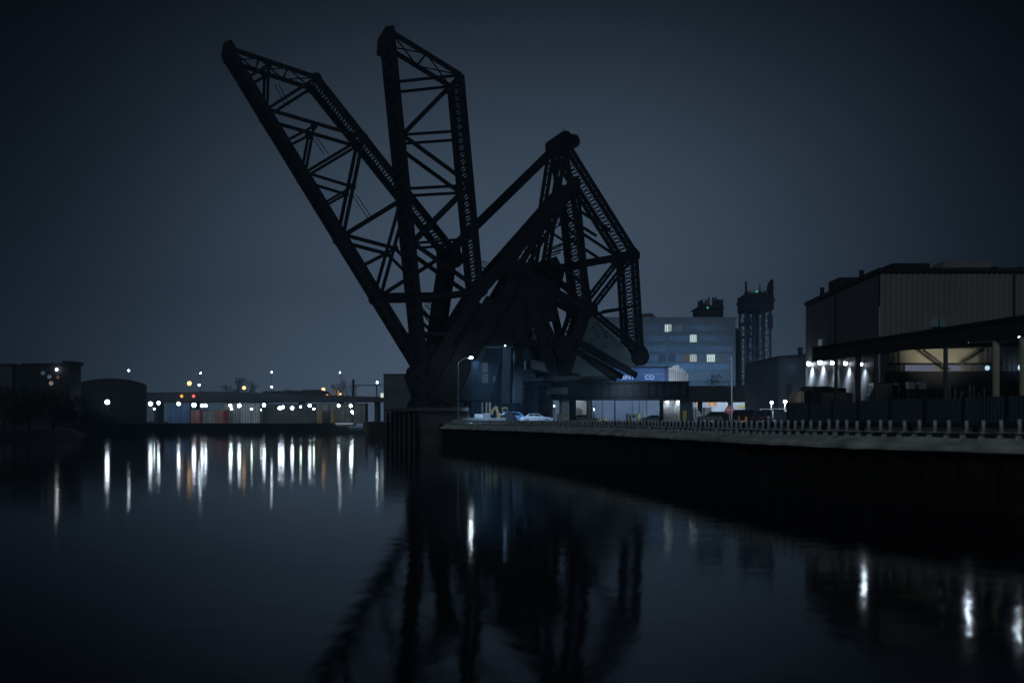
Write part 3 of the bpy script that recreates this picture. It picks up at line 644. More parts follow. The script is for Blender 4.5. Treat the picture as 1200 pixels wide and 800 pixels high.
w_ = obj('window', MB().bb(31.1, 31.25, 102.4, 103.2, P(0, 405, 103).z, P(0, 398, 103).z), 'e_dim', W); w_.location.x -= .25
for x in (41.5, 48.5, 55.5): obj('downpipe', MB().bb(x, x+.14, WY-.24, WY-.1, 9.6, zr), 'roof', W)
# downpipe on side wall
obj('downpipe', MB().bb(30.85, 31.0, 97.9, 98.1, GZ, zr), 'roof', W)
# canopy: front edge line from (27,54) to (23.1,77.6)
CE = [(27.3, 52.0), (22.6, 80.0)]; zc1, zc0 = 8.95, 7.95
cn = [(27.3, 52, 8.7), (22.9, 78, 8.7), (31.3, 103, 10.4), (30.4, 84.8, 10.0), (80, 84.8, 10.0), (80, 52, 8.7)]
cp = obj('canopy_roof', MB().prism(cn, (0, 0, .25)), 'roof', W)
mb = MB(); mb.prism([(27.3, 52, zc0), (22.9, 78, zc0), (22.9, 78, zc1+.1), (27.3, 52, zc1+.1)], (.2, 0, 0)); mb.prism([(27.3, 51.8, zc0), (80, 51.8, zc0), (80, 51.8, zc1+.1), (27.3, 51.8, zc1+.1)], (0, .2, 0))
obj('canopy_fascia', mb, 'roof', W)
mb = MB()
for i in range(8):
    y = 55 + i*4; xl = 27.3 - (y-52)*4.4/26 + .3
    if y < 79: mb.beam((xl, y, 8.5), (46, y, 8.5+(y-52)*.042), .2, .3, Vector((0, 1, 0)))
obj('canopy_rafter', mb, 'steel2', W)
for x, y, m_, hw in ((23.6, 74.6, 'roof', .1), (24.2, 71.6, 'roof', .15), (24.6, 69.2, 'roof', .1), (26.0, 61.4, 'steel2', .1), (26.75, 56.6, 'cream', .13), (27.1, 54.3, 'cream', .13), (41.5, 80, 'roof', .12)):
    obj('column', MB().bb(x-hw, x+hw, y-hw, y+hw, GZ-.05, 8.72), m_, W)
obj('lower_wall_band', MB().bb(30.9, 60, WY-.14, WY-.01, GZ-.05, P(0, 435, 85).z), 'roof', W)
# lit inner bay (cream back wall panels) and window strip on the front wall under the canopy
obj('lining_panel', MB().bb(32.1, 38.7, WY-.16, WY-.02, P(0, 427, 85).z, 9.4), 'cream', W)
obj('window_strip', MB().bb(32.6, 35.0, WY-.2, WY-.06, P(0, 434.5, 85).z, P(0, 427.5, 85).z), 'e_strip', W)
obj('window_strip', MB().bb(36.0, 37.2, WY-.2, WY-.06, P(0, 434, 85).z, P(0, 428, 85).z), 'e_strip', W)
obj('lamp', MB().ball((X(1157, 84), 84, Z(431, 84)), .2, 8), emit('dim_bay_lamp', (.5, .8, 1), 1.0), W)
obj('lamp', MB().ball((X(1197, 84), 84, Z(430.5, 84)), .28, 8), emit('dim_bay_lamp', (.5, .8, 1), 1.5), W)
def spot(loc, aim, e, col, ang=110, r=0.15, blend=.6, parent=None):
    l = bpy.data.lights.new('lamp_or_fill_light', 'SPOT'); l.energy = e; l.color = col; l.spot_size = R(ang); l.spot_blend = blend; l.shadow_soft_size = r
    o = bpy.data.objects.new('lamp_or_fill_light', l); COL.objects.link(o); o.location = loc; o.rotation_euler = (Vector(loc)-Vector(aim)).to_track_quat('Z', 'Y').to_euler()
    if parent is not None: o.parent = parent; o.location = Vector(loc) - org(parent)
    return o
COOL = (.72, .86, 1.0)
for px, py, Y in ((943, 426, 107), (958, 424.5, 102.6), (976, 425, 98), (994, 425.5, 93.5), (1016, 426.5, 88.8)):
    xw = 31.6 - (110-Y)/25*1.05
    x = xw - .45; z = CAMZ-(py-492)/1200*Y
    k = {943: 1.0, 958: 1.0, 976: .5, 994: .55, 1016: .35}[px]
    lp = obj('wall_lamp', MB().box((xw-.28, Y, z+.16), (.5, .3, .14)), 'steel2', W)
    obj('bulb', MB().ball((x, Y, z), .13 + .09*k, 8), emit('wall_lamp_bulb', (.85, .93, 1), 14 + 50*k*k), lp)
    spot((x-.1, Y, z-.28), (xw, Y, z-3.2), 1500*k, (.8, .9, 1), 125, .1, .8, W)
for px, Y in ((1012, 74), (1108, 65), (1135, 62.8), (1195, 58.4)):
    x = (px-600)/1200*Y
    z = 8.38
    lp = obj('canopy_lamp', MB().box((x, Y, z+.16), (.3, .3, .12)), 'steel2', W)
    obj('bulb', MB().ball((x, Y, z), .15, 8), emit('canopy_bulb', (.7, .85, 1), 60), lp)
spot((35, 80.5, 7.6), (35.5, 85, 9.6), 270, (1, .97, .82), 95, .2, .8, W)  # added fill on the cream panels, no lamp body
for p, q_ in (((33.4, 83.2, 9.2), (35.6, 83.2, 7.6)), ((38.0, 82.5, 9.2), (36.0, 82.5, 7.9))): obj('brace', MB().beam(p, q_, .14, .14), 'roof', W)
obj('conduit', MB().bb(31.0, 40.5, WY-.4, WY-.28, 8.05, 8.2), 'roof', W)
spot((29.8, 107.2, 9.2), (23, 125, 5.0), 3500, (.55, .75, 1), 130, .2, 1.0, W)
spot((46, 70, 8.3), (46, 74, 3.0), 12, (.9, .9, .8), 130, .2, .8, W)  # weak added fill under the canopy, no lamp body

for px, wd, lab in ((1067, 8, 'pale crate beneath the canopy, left one of two'), (1080, 9, 'pale crate beneath the canopy, right one of two')):
    p = at(px, 74); t_ = thing('crate', lab, 'crate', p); h = wd/1200*74
    obj('box', MB().box((p[0], 74, CAMZ+(492-451.5)/1200*74), (h, .5, .5)), 'pale', t_, bevel=.02); obj('stand', MB().box((p[0], 74, GZ+1.35), (h*.8, .45, 2.6)), 'roof', t_)
pr_ = thing('pipe_rack', 'rack of upright pale pipes standing under the canopy right of the crates', 'rack', at(1132, 72))
for i in range(9):
    x = X(1110 + i*5.5 + random.uniform(-1, 1), 72); obj('pipe', MB().tube((x, 72, GZ), (x + random.uniform(-.1, .1), 72.3, GZ + random.uniform(2.2, 3.1)), .07, None, 8), 'conc', pr_)
obj('rack_frame', MB().bb(X(1107, 72), X(1160, 72), 72.4, 72.5, GZ+1.9, GZ+2.0).bb(X(1107, 72), X(1108, 72), 72.4, 72.5, GZ, GZ+2.0).bb(X(1159, 72), X(1160, 72), 72.4, 72.5, GZ, GZ+2.0), 'roof', pr_)
# dark blue yard fence in front of the sheds
fn = thing('yard_fence', 'long dark blue panelled fence between quay posts and warehouse', 'fence', (24, 70, GZ))
fl = [(21.0, 78.0), (22.6, 67), (26.3, 54.5), (32, 42), (40, 34)]
for i in range(len(fl)-1):
    a, b_ = Vector(fl[i]), Vector(fl[i+1]); n = max(1, round((b_-a).length/3.2))
    for j in range(n):
        p, q_ = a.lerp(b_, j/n), a.lerp(b_, (j+1)/n); mb = MB(); d = (q_-p).normalized()
        corr(mb, q_-d*.05, p+d*.05, GZ+.05, 4.75+random.uniform(-.06, .06), .28, .05); obj('panel', mb, 'bluefence', fn)
        obj('fence_post', MB().box((p.x, p.y, 3.95), (.12, .12, 1.9)), 'steel', fn)

# dark block buildings left of the warehouse
d1 = thing('brick_shed', 'dark low shed block adjoining the left end of the warehouse', 'building', (X(925, 140), 140, GZ)); y_ = 140
obj('wall', MB().bb(X(912, y_), X(950, y_), y_, y_+20, GZ-.1, Z(418, y_)), 'corrd', d1)
mb = MB().prism([(X(911, y_), y_-.2, Z(418, y_)), (X(950, y_), y_-.2, Z(418, y_)), (X(950, y_), y_-.2, Z(413.5, y_)), (X(940, y_), y_-.2, Z(415, y_)), (X(911, y_), y_-.2, Z(417, y_))], (0, 20, 0)); obj('roof', mb, 'roof', d1)
obj('chimney', MB().bb(X(939.5, y_), X(943, y_), y_+1, y_+2, Z(415, y_), Z(406, y_)), 'roof', d1)
obj('lean_to', MB().bb(X(921, y_), X(942.5, y_), y_-3, y_-.02, GZ-.1, Z(450, y_)), 'corrd', d1)
d2 = thing('panel_shed', 'pale blue panelled shed end beside the dark shed block', 'building', (X(900, 160), 160, GZ)); y_ = 160
obj('wall', MB().bb(X(892, y_), X(909, y_), y_, y_+8, GZ-.1, Z(425, y_)), 'pale', d2)
obj('frame_post', MB().bb(X(895, y_), X(895.8, y_), y_-.1, y_-.02, GZ, Z(425, y_)).bb(X(908, y_), X(910, y_), y_-.1, y_-.02, GZ, Z(423, y_)), 'roof', d2)
obj('roof_edge', MB().bb(X(891, y_), X(910, y_), y_-.3, y_+8, Z(425, y_), Z(423.4, y_)), 'white', d2)
# arched pale cabinet by the fence
cb_ = thing('arched_gatehouse', 'narrow cream gatehouse with curved top at the end of the blue fence', 'gatehouse', (X(935, 80), 80, GZ)); y_ = 80
pts = [(X(940, y_), y_, GZ), (X(940, y_), y_, Z(458, y_))] + [(X(940, y_) - (X(940, y_)-X(931.5, y_))*math.sin(math.pi/2*i/6), y_, Z(469, y_) + (Z(458.5, y_)-Z(469, y_))*math.cos(math.pi/2*i/6)) for i in range(1, 7)] + [(X(931.5, y_), y_, GZ)]
obj('shell', MB().prism(pts, (0, 2, 0)), 'cream', cb_); obj('door', MB().bb(X(935, y_), X(937, y_), y_-.05, y_-.005, Z(482, y_), Z(477, y_)), 'dconc', cb_)
solo('marker_post', MB().bb(X(940.8, 79), X(942.2, 79), 79, 79.4, GZ-.05, Z(459, 79)), 'cream', 'slim cream post right beside the arched gatehouse', 'post', loc=(X(941.5, 79), 79, GZ))

# ------------------------------------------------------------------ vehicles
def wheel(parent, x, y, r, side):
    w_ = obj('wheel', MB().tube((x, y, r), (x, y + .22*side, r), r, None, 18), 'tyre', parent)
    obj('rim', MB().tube((x, y - .012*side, r), (x, y + .1*side, r), r*.58, None, 12), 'silver', w_)
def car(name, label, cat, loc, rz, col, style='sedan', group=None):
    t_ = thing(name, label, cat, (0, 0, 0), group)
    if style == 'sedan':
        body = [(-2.4, .35), (-2.42, .75), (-2.2, .95), (-1.5, 1.0), (1.0, 1.0), (2.1, .85), (2.4, .65), (2.4, .35)]
        cab = [(-1.75, .98), (-1.15, 1.42), (.25, 1.45), (1.05, .98)]; ln = 4.8
    elif style == 'van':
        body = [(-2.5, .35), (-2.5, 1.1), (1.6, 1.1), (2.3, .95), (2.5, .7), (2.5, .35)]; cab = [(-2.5, 1.08), (-2.45, 2.0), (1.0, 2.05), (1.75, 1.08)]; ln = 5
    else:
        body = [(-2.35, .4), (-2.38, 1.05), (1.2, 1.12), (2.2, 1.0), (2.38, .75), (2.38, .4)]; cab = [(-2.3, 1.04), (-2.0, 1.72), (.4, 1.75), (1.15, 1.1)]; ln = 4.7
    h = .88
    obj('body', MB().prism([(x, -h, z) for x, z in body], (0, 2*h, 0)), col, t_, bevel=.07)
    cx = sum(p[0] for p in cab)/4; mb = MB()
    a = [(x, -h*.93, z) for x, z in cab]; b2 = [(x*1.0, -h*.78 if z > 1.2 else -h*.93, z) for x, z in cab]; c2 = [(x, -y, z) for x, y, z in b2]
    mb.add(b2 + c2, [(0, 1, 2, 3), (7, 6, 5, 4), (0, 4, 5, 1), (1, 5, 6, 2), (2, 6, 7, 3), (3, 7, 4, 0)]); obj('cabin', mb, col, t_, bevel=.05)
    zc_ = sum(p[1] for p in cab)/4
    for s_ in (-1, 1):
        win = []; 
        for x, z in cab:
            f = .80; xx = cx + (x-cx)*f; z2 = zc_ + (z-zc_)*.72 + .03; k = (z2-cab[0][1])/(cab[1][1]-cab[0][1]); yy = h*(.93-.15*k)+.012; win.append((xx, s_*yy, z2))
        mid = lambda u, v, t: tuple(u[i]+(v[i]-u[i])*t for i in range(3))
        for t0, t1 in ((0, .46), (.52, 1)):
            obj('side_window', MB().add([mid(win[0], win[3], t0), mid(win[1], win[2], t0), mid(win[1], win[2], t1), mid(win[0], win[3], t1)], [(0, 1, 2, 3)]), 'glass', t_)
    for nm, i0, i1, dx in (('windscreen', 2, 3, .02), ('rear_window', 1, 0, -.02)):
        (xa, za), (xb, zb2) = cab[i0], cab[i1]; p = lambda f, y: (xa+(xb-xa)*f+dx, y, za+(zb2-za)*f+.015)
        obj(nm, MB().add([p(.15, -.6), p(.15, .6), p(.85, .7), p(.85, -.7)], [(0, 1, 2, 3)]), 'glass', t_)
    for sx in (-1.45, 1.45):
        for s_ in (-1, 1): wheel(t_, sx, s_*(h+.01), .33, -s_)
    for s_ in (-1, 1):
        obj('headlight', MB().box((ln/2-.02, s_*.62, .72), (.08, .34, .14)), 'white', t_); obj('tail_light', MB().box((-ln/2+.02, s_*.66, .78), (.08, .26, .16)), 'stop', t_)
    obj('bumper', MB().box((ln/2+.02, 0, .45), (.1, 1.6, .18)), 'black', t_); obj('bumper', MB().box((-ln/2-.02, 0, .45), (.1, 1.6, .18)), 'black', t_)
    t_.location = loc; t_.rotation_euler = (0, 0, rz); return t_
car('parked_car', 'silver sedan parked side on under the drawbridge counterweights', 'car', at(629, 152), 0, 'silver')
car('parked_car', 'blue hatchback parked partly behind the silver sedan', 'car', at(605, 157), 0.1, 'bluecar', 'suv')
car('parked_car', 'white sedan standing in front of the arched kiosk door', 'car', at(684, 186), 0.15, 'white')
car('parked_van', 'tall black van parked right of the stop sign', 'van', at(870, 150), 0.1, 'black', 'van')
car('parked_car', 'long black estate car parked just left of the stop sign', 'car', at(836, 152), 3.1, 'black', 'suv')
car('parked_car', 'low black car parked behind the one near the fence gate', 'car', at(852, 166), 0, 'black')
car('parked_car', 'black suv parked between the black van and arched gatehouse', 'car', at(900, 128), 0.2, 'black', 'suv')
car('parked_car', 'dark car nearest the cream gatehouse', 'car', at(917, 118), 0.25, 'black')
car('parked_van', 'white van lit by the yard lamps behind the dark cars', 'van', at(913, 136), -0.5, 'white', 'van')
car('parked_car', 'pale car parked before the small plinth of the depot wall', 'car', at(764, 200), 3.14, 'silver')
# dark flatbed trucks under the canopy
def truck(label, x, y, rz, cabcol='black'):
    t_ = thing('lorry', label, 'lorry', (0, 0, 0))
    obj('chassis', MB().box((0, 0, .85), (8.2, 2.2, .3)), 'black', t_)
    obj('cab', MB().prism([(2.7, -1.15, 1.0), (2.7, -1.15, 3.0), (4.0, -1.15, 3.0), (4.35, -1.15, 2.0), (4.5, -1.15, 1.0)], (0, 2.3, 0)), cabcol, t_, bevel=.08)
    obj('windscreen', MB().add([(4.03, -1, 2.9), (4.03, 1, 2.9), (4.38, 1, 2.05), (4.38, -1, 2.05)], [(0, 1, 2, 3)]), 'glass', t_)
    bx = obj('load_bed', MB().box((-1, 0, 1.1), (6.8, 2.3, .2)).box((-4.3, 0, 1.7), (.15, 2.3, 1.3)).box((2.3, 0, 2.0), (.15, 2.3, 1.9)), 'black', t_)
    mb = MB()
    for i in range(7): mb.box((-3.6+i*.95, random.uniform(-.3, .3), 1.6+random.uniform(-.15, .3)), (.8, 1.7, random.uniform(1.0, 2.6)), random.uniform(-.2, .2))
    obj('cargo', mb, 'timber', bx)
    for sx in (-3, -1.9, 3.3):
        for s_ in (-1, 1): wheel(t_, sx, s_*1.14, .5, -s_)
    t_.location = (x, y, GZ); t_.rotation_euler = (0, 0, rz); t_.scale = (1, 1, 1.12); return t_
truck('dark lorry loaded with boxes before the lit blue window strip', 31.6, 78, 3.0)
truck('dark lorry with cab beneath the cream lit wall panel', 39.5, 77.5, .1)
truck('dark lorry half hidden near the bright clad side wall', 25.6, 84, 1.5)

# ------------------------------------------------------------------ signs, poles, small things
st = thing('stop_sign', 'red octagonal stop sign on a thin post before parked vehicles', 'sign', at(855, 118)); y_ = 118
obj('post', MB().tube((X(855, y_), y_, GZ), (X(855, y_), y_, Z(474, y_)), .045), 'pole', st)
r_ = .50; c = Vector((X(855, y_), y_-.07, Z(480, y_)))
pl_ = obj('sign_plate', MB().prism([(c.x+r_*math.cos(R(22.5+45*i)), c.y, c.z+r_*math.sin(R(22.5+45*i))) for i in range(8)], (0, .03, 0)), 'stop', st)
text('lettering', 'STOP', (c.x-.37, c.y-.012, c.z-.12), .33, 'white', pl_, ext=.004)
solo('flag_pole', MB().tube(at(857.3, 116), (X(857.3, 116), 116, Z(418, 116)), .08, .055), 'pole', 'tall bare pale pole rising behind the stop sign', 'pole', loc=at(857.3, 116))
def bollard(px, top, D, w_, label, m_='yellow', cat='bollard', name='safety_bollard', group=None):
    p = at(px, D); mb = MB().tube(p, (p[0], p[1], Z(top, D)), w_/2400*D, None, 12); mb.ball((p[0], p[1], Z(top, D)), w_/2400*D, 12, .5)
    return solo(name, mb, m_, label, cat, group, loc=p, smooth=True)
bollard(749.8, 485, 165, 2.6, 'yellow bollard standing before the pale crate cabin')
bollard(796, 487, 165, 2, 'short cream bollard between the clad pier and tall yellow ones', 'cream')
bollard(801.5, 482, 165, 1.8, 'tall yellow bollard, left one of a pair by the clad pier')
bollard(803.8, 481.5, 165, 1.8, 'tall yellow bollard, right one of a pair by the clad pier')
bollard(792.5, 486, 165, 2, 'dark yellow bollard just right of the lamps under the viaduct')
bollard(905.5, 481, 110, 1.5, 'thin grey bollard among dark cars near the gatehouse', 'pole')
bollard(865.8, 487.5, 140, 1.5, 'short orange bollard in front of the black van', 'orange')
for px, D, m_, lab in ((702, 160, 'orange', 'orange traffic cone left of the yellow cone'), (711.5, 158, 'yellow', 'tall yellow cone on the yard before the pale wall'), (645, 160, 'yellow', 'yellow cone behind the boot of the silver sedan'), (874, 135, 'orange', 'small orange cone by the black van')):
    p = Vector(at(px, D)); t_ = thing('traffic_cone', lab, 'traffic cone', p)
    obj('cone', MB().tube(p + Vector((0, 0, .05)), p + Vector((0, 0, .95)), .3, .05, 14), m_, t_); obj('foot', MB().box(p + Vector((0, 0, .03)), (.7, .7, .06)), m_, t_)
cc = thing('site_cabin', 'small white site cabin on the yard behind the yellow bollard', 'cabin', at(741, 175)); y_ = 175
obj('wall', MB().bb(X(735.5, y_), X(747, y_), y_, y_+2.2, GZ, Z(484.5, y_)), 'white', cc, bevel=.05); obj('door', MB().bb(X(737.5, y_), X(739.5, y_), y_-.04, y_-.005, GZ+.1, Z(487, y_)), 'glass', cc); obj('window', MB().bb(X(741, y_), X(744, y_), y_-.04, y_-.005, Z(489, y_), Z(486.5, y_)), 'glass', cc)
lowb = thing('concrete_barrier', 'long low pale concrete barrier behind the silver sedan', 'barrier', at(630, 180)); y_ = 182
obj('wall', MB().bb(X(602, y_), X(643, y_), y_, y_+.6, GZ, Z(480.5, y_)), 'cream', lowb, bevel=.05)
gt = thing('mesh_gate', 'dark barred gate above the low barrier left of the viaduct pier', 'gate', at(624, 184)); mb = MB(); y_ = 184
for i in range(12): x = X(611+i*2.3, y_); mb.bb(x-.04, x+.04, y_, y_+.06, GZ, Z(471, y_))
obj('bars', mb, 'pole', gt); obj('frame', MB().bb(X(611, y_), X(637, y_), y_-.03, y_+.09, Z(471.5, y_), Z(471, y_)).bb(X(611, y_), X(637, y_), y_-.03, y_+.09, GZ+.2, GZ+.3), 'pole', gt)
eb = thing('equipment_box', 'grey cabinet with yellow stripe beside the viaduct pier', 'cabinet', at(658, 165)); y_ = 165
obj('case', MB().bb(X(652, y_), X(661, y_), y_, y_+1.2, GZ, Z(484.5, y_)), 'pale', eb, bevel=.04); obj('hazard_panel', MB().bb(X(661.6, y_), X(666, y_), y_-.1, y_, GZ+.9, Z(485, y_)), 'yellow', eb)
# concrete blocks, crates and digger near the lamp
def blk(name, lab, cat, px0, px1, top, D, dep, m_, bev=.04):
    p = at((px0+px1)/2, D); return solo(name, MB().bb(X(px0, D), X(px1, D), D, D+dep, GZ-.05, Z(top, D)), m_, lab, cat, loc=p, bevel=bev)
blk('low_wall', 'low blue-grey block wall at the foot of the street lamp', 'wall', 546, 593, 489.5, 151, .5, 'dconc')
blk('stone_block', 'pale stone block set behind the low wall left of the digger', 'block', 556, 566, 485, 153, 1.0, 'conc')
blk('stone_block', 'greyer stone block touching the pale one behind the low wall', 'block', 566.3, 574, 484, 153.2, 1.0, 'dconc')
mb = MB(); p = Vector(at(540, 147)); 
for i in range(9):
    a0 = 2*math.pi*i/9
mb.add([p + Vector((2.1*math.cos(2*math.pi*i/16), 1.0*math.sin(2*math.pi*i/16), 0)) for i in range(16)] + [p + Vector((1.1*math.cos(2*math.pi*i/16), .5*math.sin(2*math.pi*i/16), .26+random.uniform(-.08, .08))) for i in range(16)], [(i, (i+1) % 16, 16+(i+1) % 16, 16+i) for i in range(16)] + [tuple(range(16, 32))])
solo('sand_heap', mb, 'coping', 'low pale sand heap at the river end of the quay', 'sand heap', loc=p, smooth=True)
for i, px in enumerate((565, 570, 574)):
    p = at(px, 160); solo('marker_post', MB().tube(p, (p[0], p[1], Z(471, 160)), .16, None, 10), 'cream', ('pale marker post, left one of three beside the digger', 'pale marker post, middle one of three beside the digger', 'pale marker post, right one of three beside the digger')[i], 'post', loc=p)
dg = thing('digger', 'small yellow digger with raised arm standing below the truss span', 'digger', at(588, 158)); y_ = 158; p = Vector(at(588, y_))
obj('track', MB().box(p + Vector((0, -.7, .35)), (2.4, .45, .7)), 'black', dg, bevel=.2); obj('track', MB().box(p + Vector((0, .9, .35)), (2.4, .45, .7)), 'black', dg, bevel=.2)
obj('body', MB().box(p + Vector((.2, 0, 1.1)), (2.0, 1.7, .8)), 'ochre', dg, bevel=.1); obj('cab', MB().box(p + Vector((.5, -.2, 1.95)), (.9, .9, 1.0)), 'ochre', dg, bevel=.06)
obj('cab_window', MB().box(p + Vector((.5, -.68, 2.0)), (.65, .04, .6)), 'glass', dg)
am = obj('boom', MB().beam(p + Vector((-.5, -.2, 1.3)), p + Vector((-.9, -.2, 2.6)), .42, .35).beam(p + Vector((-.9, -.2, 2.6)), p + Vector((-1.5, -.2, 1.9)), .34, .3), 'ochre', dg)
obj('bucket', MB().prism([p + Vector(v) for v in ((-1.7, -.5, 2.1), (-1.3, -.5, 2.0), (-1.3, -.5, 1.4), (-1.8, -.5, 1.3), (-2.0, -.5, 1.6))], (0, .6, 0)), 'ochre', am)
sk = thing('pickup_truck', 'dark pickup standing in shade between digger and blue hatchback', 'truck', at(594, 156)); p = Vector(at(595, 155))
obj('body', MB().prism([p + Vector(v) for v in ((-1.1, 0, .4), (-1.1, 0, 1.3), (-.3, 0, 1.35), (-.1, 0, 1.8), (.6, 0, 1.8), (.9, 0, 1.1), (1.1, 0, 1.0), (1.1, 0, .4))], (0, 1.6, 0)), 'black', sk, bevel=.06)
for sx in (-.7, .7): wheel(sk, p.x + sx, p.y-.01, .3, 1)
for w_ in sk.children:
    if w_.name.startswith('wheel'): w_.location.z = GZ - ORG[sk.name].z + GZ*0 + 0.0
sk.children[0].name = 'body'

# ------------------------------------------------------------------ trees
def leafcloud(mb, c, rad, n, s_):
    for _ in range(n):
        while True:
            v = Vector((random.uniform(-1, 1), random.uniform(-1, 1), random.uniform(-1, 1)))
            if v.length < 1: break
        p = Vector(c) + Vector((v.x*rad[0], v.y*rad[1], v.z*rad[2])); a = Vector((random.gauss(0, 1), random.gauss(0, 1), random.gauss(0, 1))).normalized(); b_ = a.orthogonal().normalized()
        r_ = s_*random.uniform(.6, 1.4); q_ = a.cross(b_); mb.add([p - b_*r_, p + q_*r_*.5, p + b_*r_, p - q_*r_*.5], [(0, 1, 2, 3)])
def branches(mb, p, d, l, r_, depth):
    q_ = p + d*l; mb.tube(p, q_, r_, r_*.65, 5, False)
    if depth:
        for _ in range(3):
            e = (d + Vector((random.uniform(-.75, .75), random.uniform(-.75, .75), random.uniform(-.1, .5)))).normalized(); branches(mb, q_, e, l*random.uniform(.6, .8), r_*.6, depth-1)
def tree(px, D, h, r_, lab, bare=False, zg=2.6, nm='tree', clumps=9, nl=70):
    p = Vector(((px-600)/1200*D, D, zg)); t_ = thing(nm, lab, 'bush' if 'bush' in nm else 'tree', p, 'trees and bushes on the banks')
    mb = MB(); branches(mb, p, Vector((random.uniform(-.05, .05), 0, 1)), h*.36, h*.028, 5 if bare else 3); obj('trunk', mb, 'bark', t_)
    mb = MB()
    if bare: leafcloud(mb, p + Vector((0, 0, h*.72)), (r_, r_, h*.26), 180, .12)
    else:
        for _ in range(clumps):
            a = random.uniform(0, 6.28); rr = random.uniform(0, r_*.75); z = random.uniform(.25, .92)
            leafcloud(mb, p + Vector((rr*math.cos(a), rr*math.sin(a), h*z)), (r_*random.uniform(.35, .6),)*2 + (h*random.uniform(.12, .2),), nl, .28*h/8)
    obj('crown', mb, 'leaf', t_); return t_
for px, D, h, r_, lab in ((4, 172, 7.5, 6, 'dark bushy tree at the far left end of the river bank'), (34, 176, 7.0, 5.5, 'dark bushy tree below the flat-roofed building with lamps'), (62, 182, 6.6, 5, 'broad dark tree right of the one below the flat-roofed building'),
                          (88, 188, 5.6, 4.5, 'dark low tree between broad trees and the mound'), (108, 196, 4.4, 4.5, 'low dark bush nearest the bright left lamp'), (128, 225, 3.2, 4.5, 'smallest dark bush at the tip of the left bank'), (16, 160, 5.5, 5.5, 'front bushy tree close to the water at the left edge')):
    tree(px, D, h, r_, lab, nm='tree' if h > 5 else 'bush', zg=1.8 if h > 5 else 1.2, clumps=14, nl=120)
for px, D, h, lab in ((265, 345, 12.0, 'round bare tree on the skyline left of the orange lamp'), (283, 350, 14.5, 'tall bare tree on the skyline just left of an orange lamp'), (338, 352, 11.5, 'bare tree behind the dark train roof'), (406, 350, 13, 'bare tree next to the dark chimney')):
    tree(px, D, h, h*.3, lab, True)
for px, lab in ((835, 'dense shrub growing on the road viaduct left part'), (843, 'taller shrub growing on the road viaduct'), (893, 'small shrub on the viaduct near the panel shed')):
    y_ = 209; p = Vector((X(px, y_), y_+1, Z(452, y_))); t_ = thing('bush', lab, 'bush', p); mb = MB(); branches(mb, p, Vector((0, 0, 1)), .9, .05, 4); obj('stem', mb, 'bark', t_); mb = MB(); leafcloud(mb, p + Vector((0, 0, .9)), (1.6, 1, .9 if px != 843 else 1.6), 160, .13); obj('crown', mb, 'leaf', t_)

# ------------------------------------------------------------------ left distance
b1 = thing('flat_roofed_building', 'dark flat-roofed building with a cluster of lamps above the left bank', 'building', (X(55, 235), 235, 3)); y_ = 235
obj('wall', MB().bb(X(27, y_), X(82, y_), y_, y_+6, 2.5, Z(428, y_)), 'roof', b1); obj('roof', MB().bb(X(26, y_), X(82.5, y_), y_-.3, y_+6.3, Z(428, y_), Z(425.5, y_)).bb(X(70, y_), X(81, y_), y_+1, y_+8, Z(426, y_), Z(422.5, y_)), 'roof', b1)
for px, py, r_, m_ in ((67.5, 433, .30, 'bl0'), (51.5, 437, .5, 'bl'), (59, 441.5, .5, 'bl2'), (61, 449, .5, 'bl3'), (69, 442, .4, 'bl4')):
    mm = M.get(m_) or emit('dim_wall_lamp', {'bl0': (.85, .93, 1), 'bl': (.2, .45, .7), 'bl2': (.5, .6, .75), 'bl3': (.8, .65, .6), 'bl4': (.6, .35, .2)}[m_], {'bl0': 14, 'bl3': .3}.get(m_, .16))
    obj('wall_lamp', MB().ball((X(px, y_), y_-.5, Z(py, y_)), r_, 8), mm, b1)
b2_ = thing('square_building', 'dark square building cut by the left edge of the picture', 'building', (X(4, 235), 238, 3)); obj('wall', MB().bb(X(-25, 238), X(14, 238), 238, 250, 2.5, Z(428, 238)), 'dconc', b2_); obj('roof', MB().bb(X(-25, 238), X(14.5, 238), 237.7, 250, Z(428, 238), Z(426, 238)), 'roof', b2_)
b3 = thing('arched_hall', 'long dark hall with a low curved roof behind the brightest left lamp', 'building', (X(130, 262), 262, 3)); y_ = 262
pts = [(X(86, y_), y_, 2.5)] + [(X(86+86*i/10, y_), y_, Z(456 - 13*math.sin(math.pi*(.06+.88*i/10))**.55, y_)) for i in range(11)] + [(X(172, y_), y_, 2.5)]
obj('shell', MB().prism(pts, (-6, 12, 0)), 'roof', b3); obj('door', MB().bb(X(120, y_), X(132, y_), y_-.1, y_, 2.6, 7), 'roof', b3)
# concrete tower block at mid river
cbk = thing('concrete_control_building', 'square dark concrete block standing in the river behind the bridge pier', 'building', (X(478, 212), 214, 0)); y_ = 212
obj('wall', MB().bb(X(449.5, y_), X(512, y_), y_, y_+10, -.9, Z(438.7, y_)), 'cw', cbk); obj('parapet', MB().bb(X(449, y_), X(512, y_), y_-.15, y_+10.1, Z(438.7, y_), Z(437.8, y_)), 'dconc', cbk)
obj('lamp', MB().bb(X(446, y_), X(449.2, y_), y_, y_+.4, Z(465.5, y_), Z(460.5, y_)), emit('lit_box', (.9, 1, .9), .9), cbk)
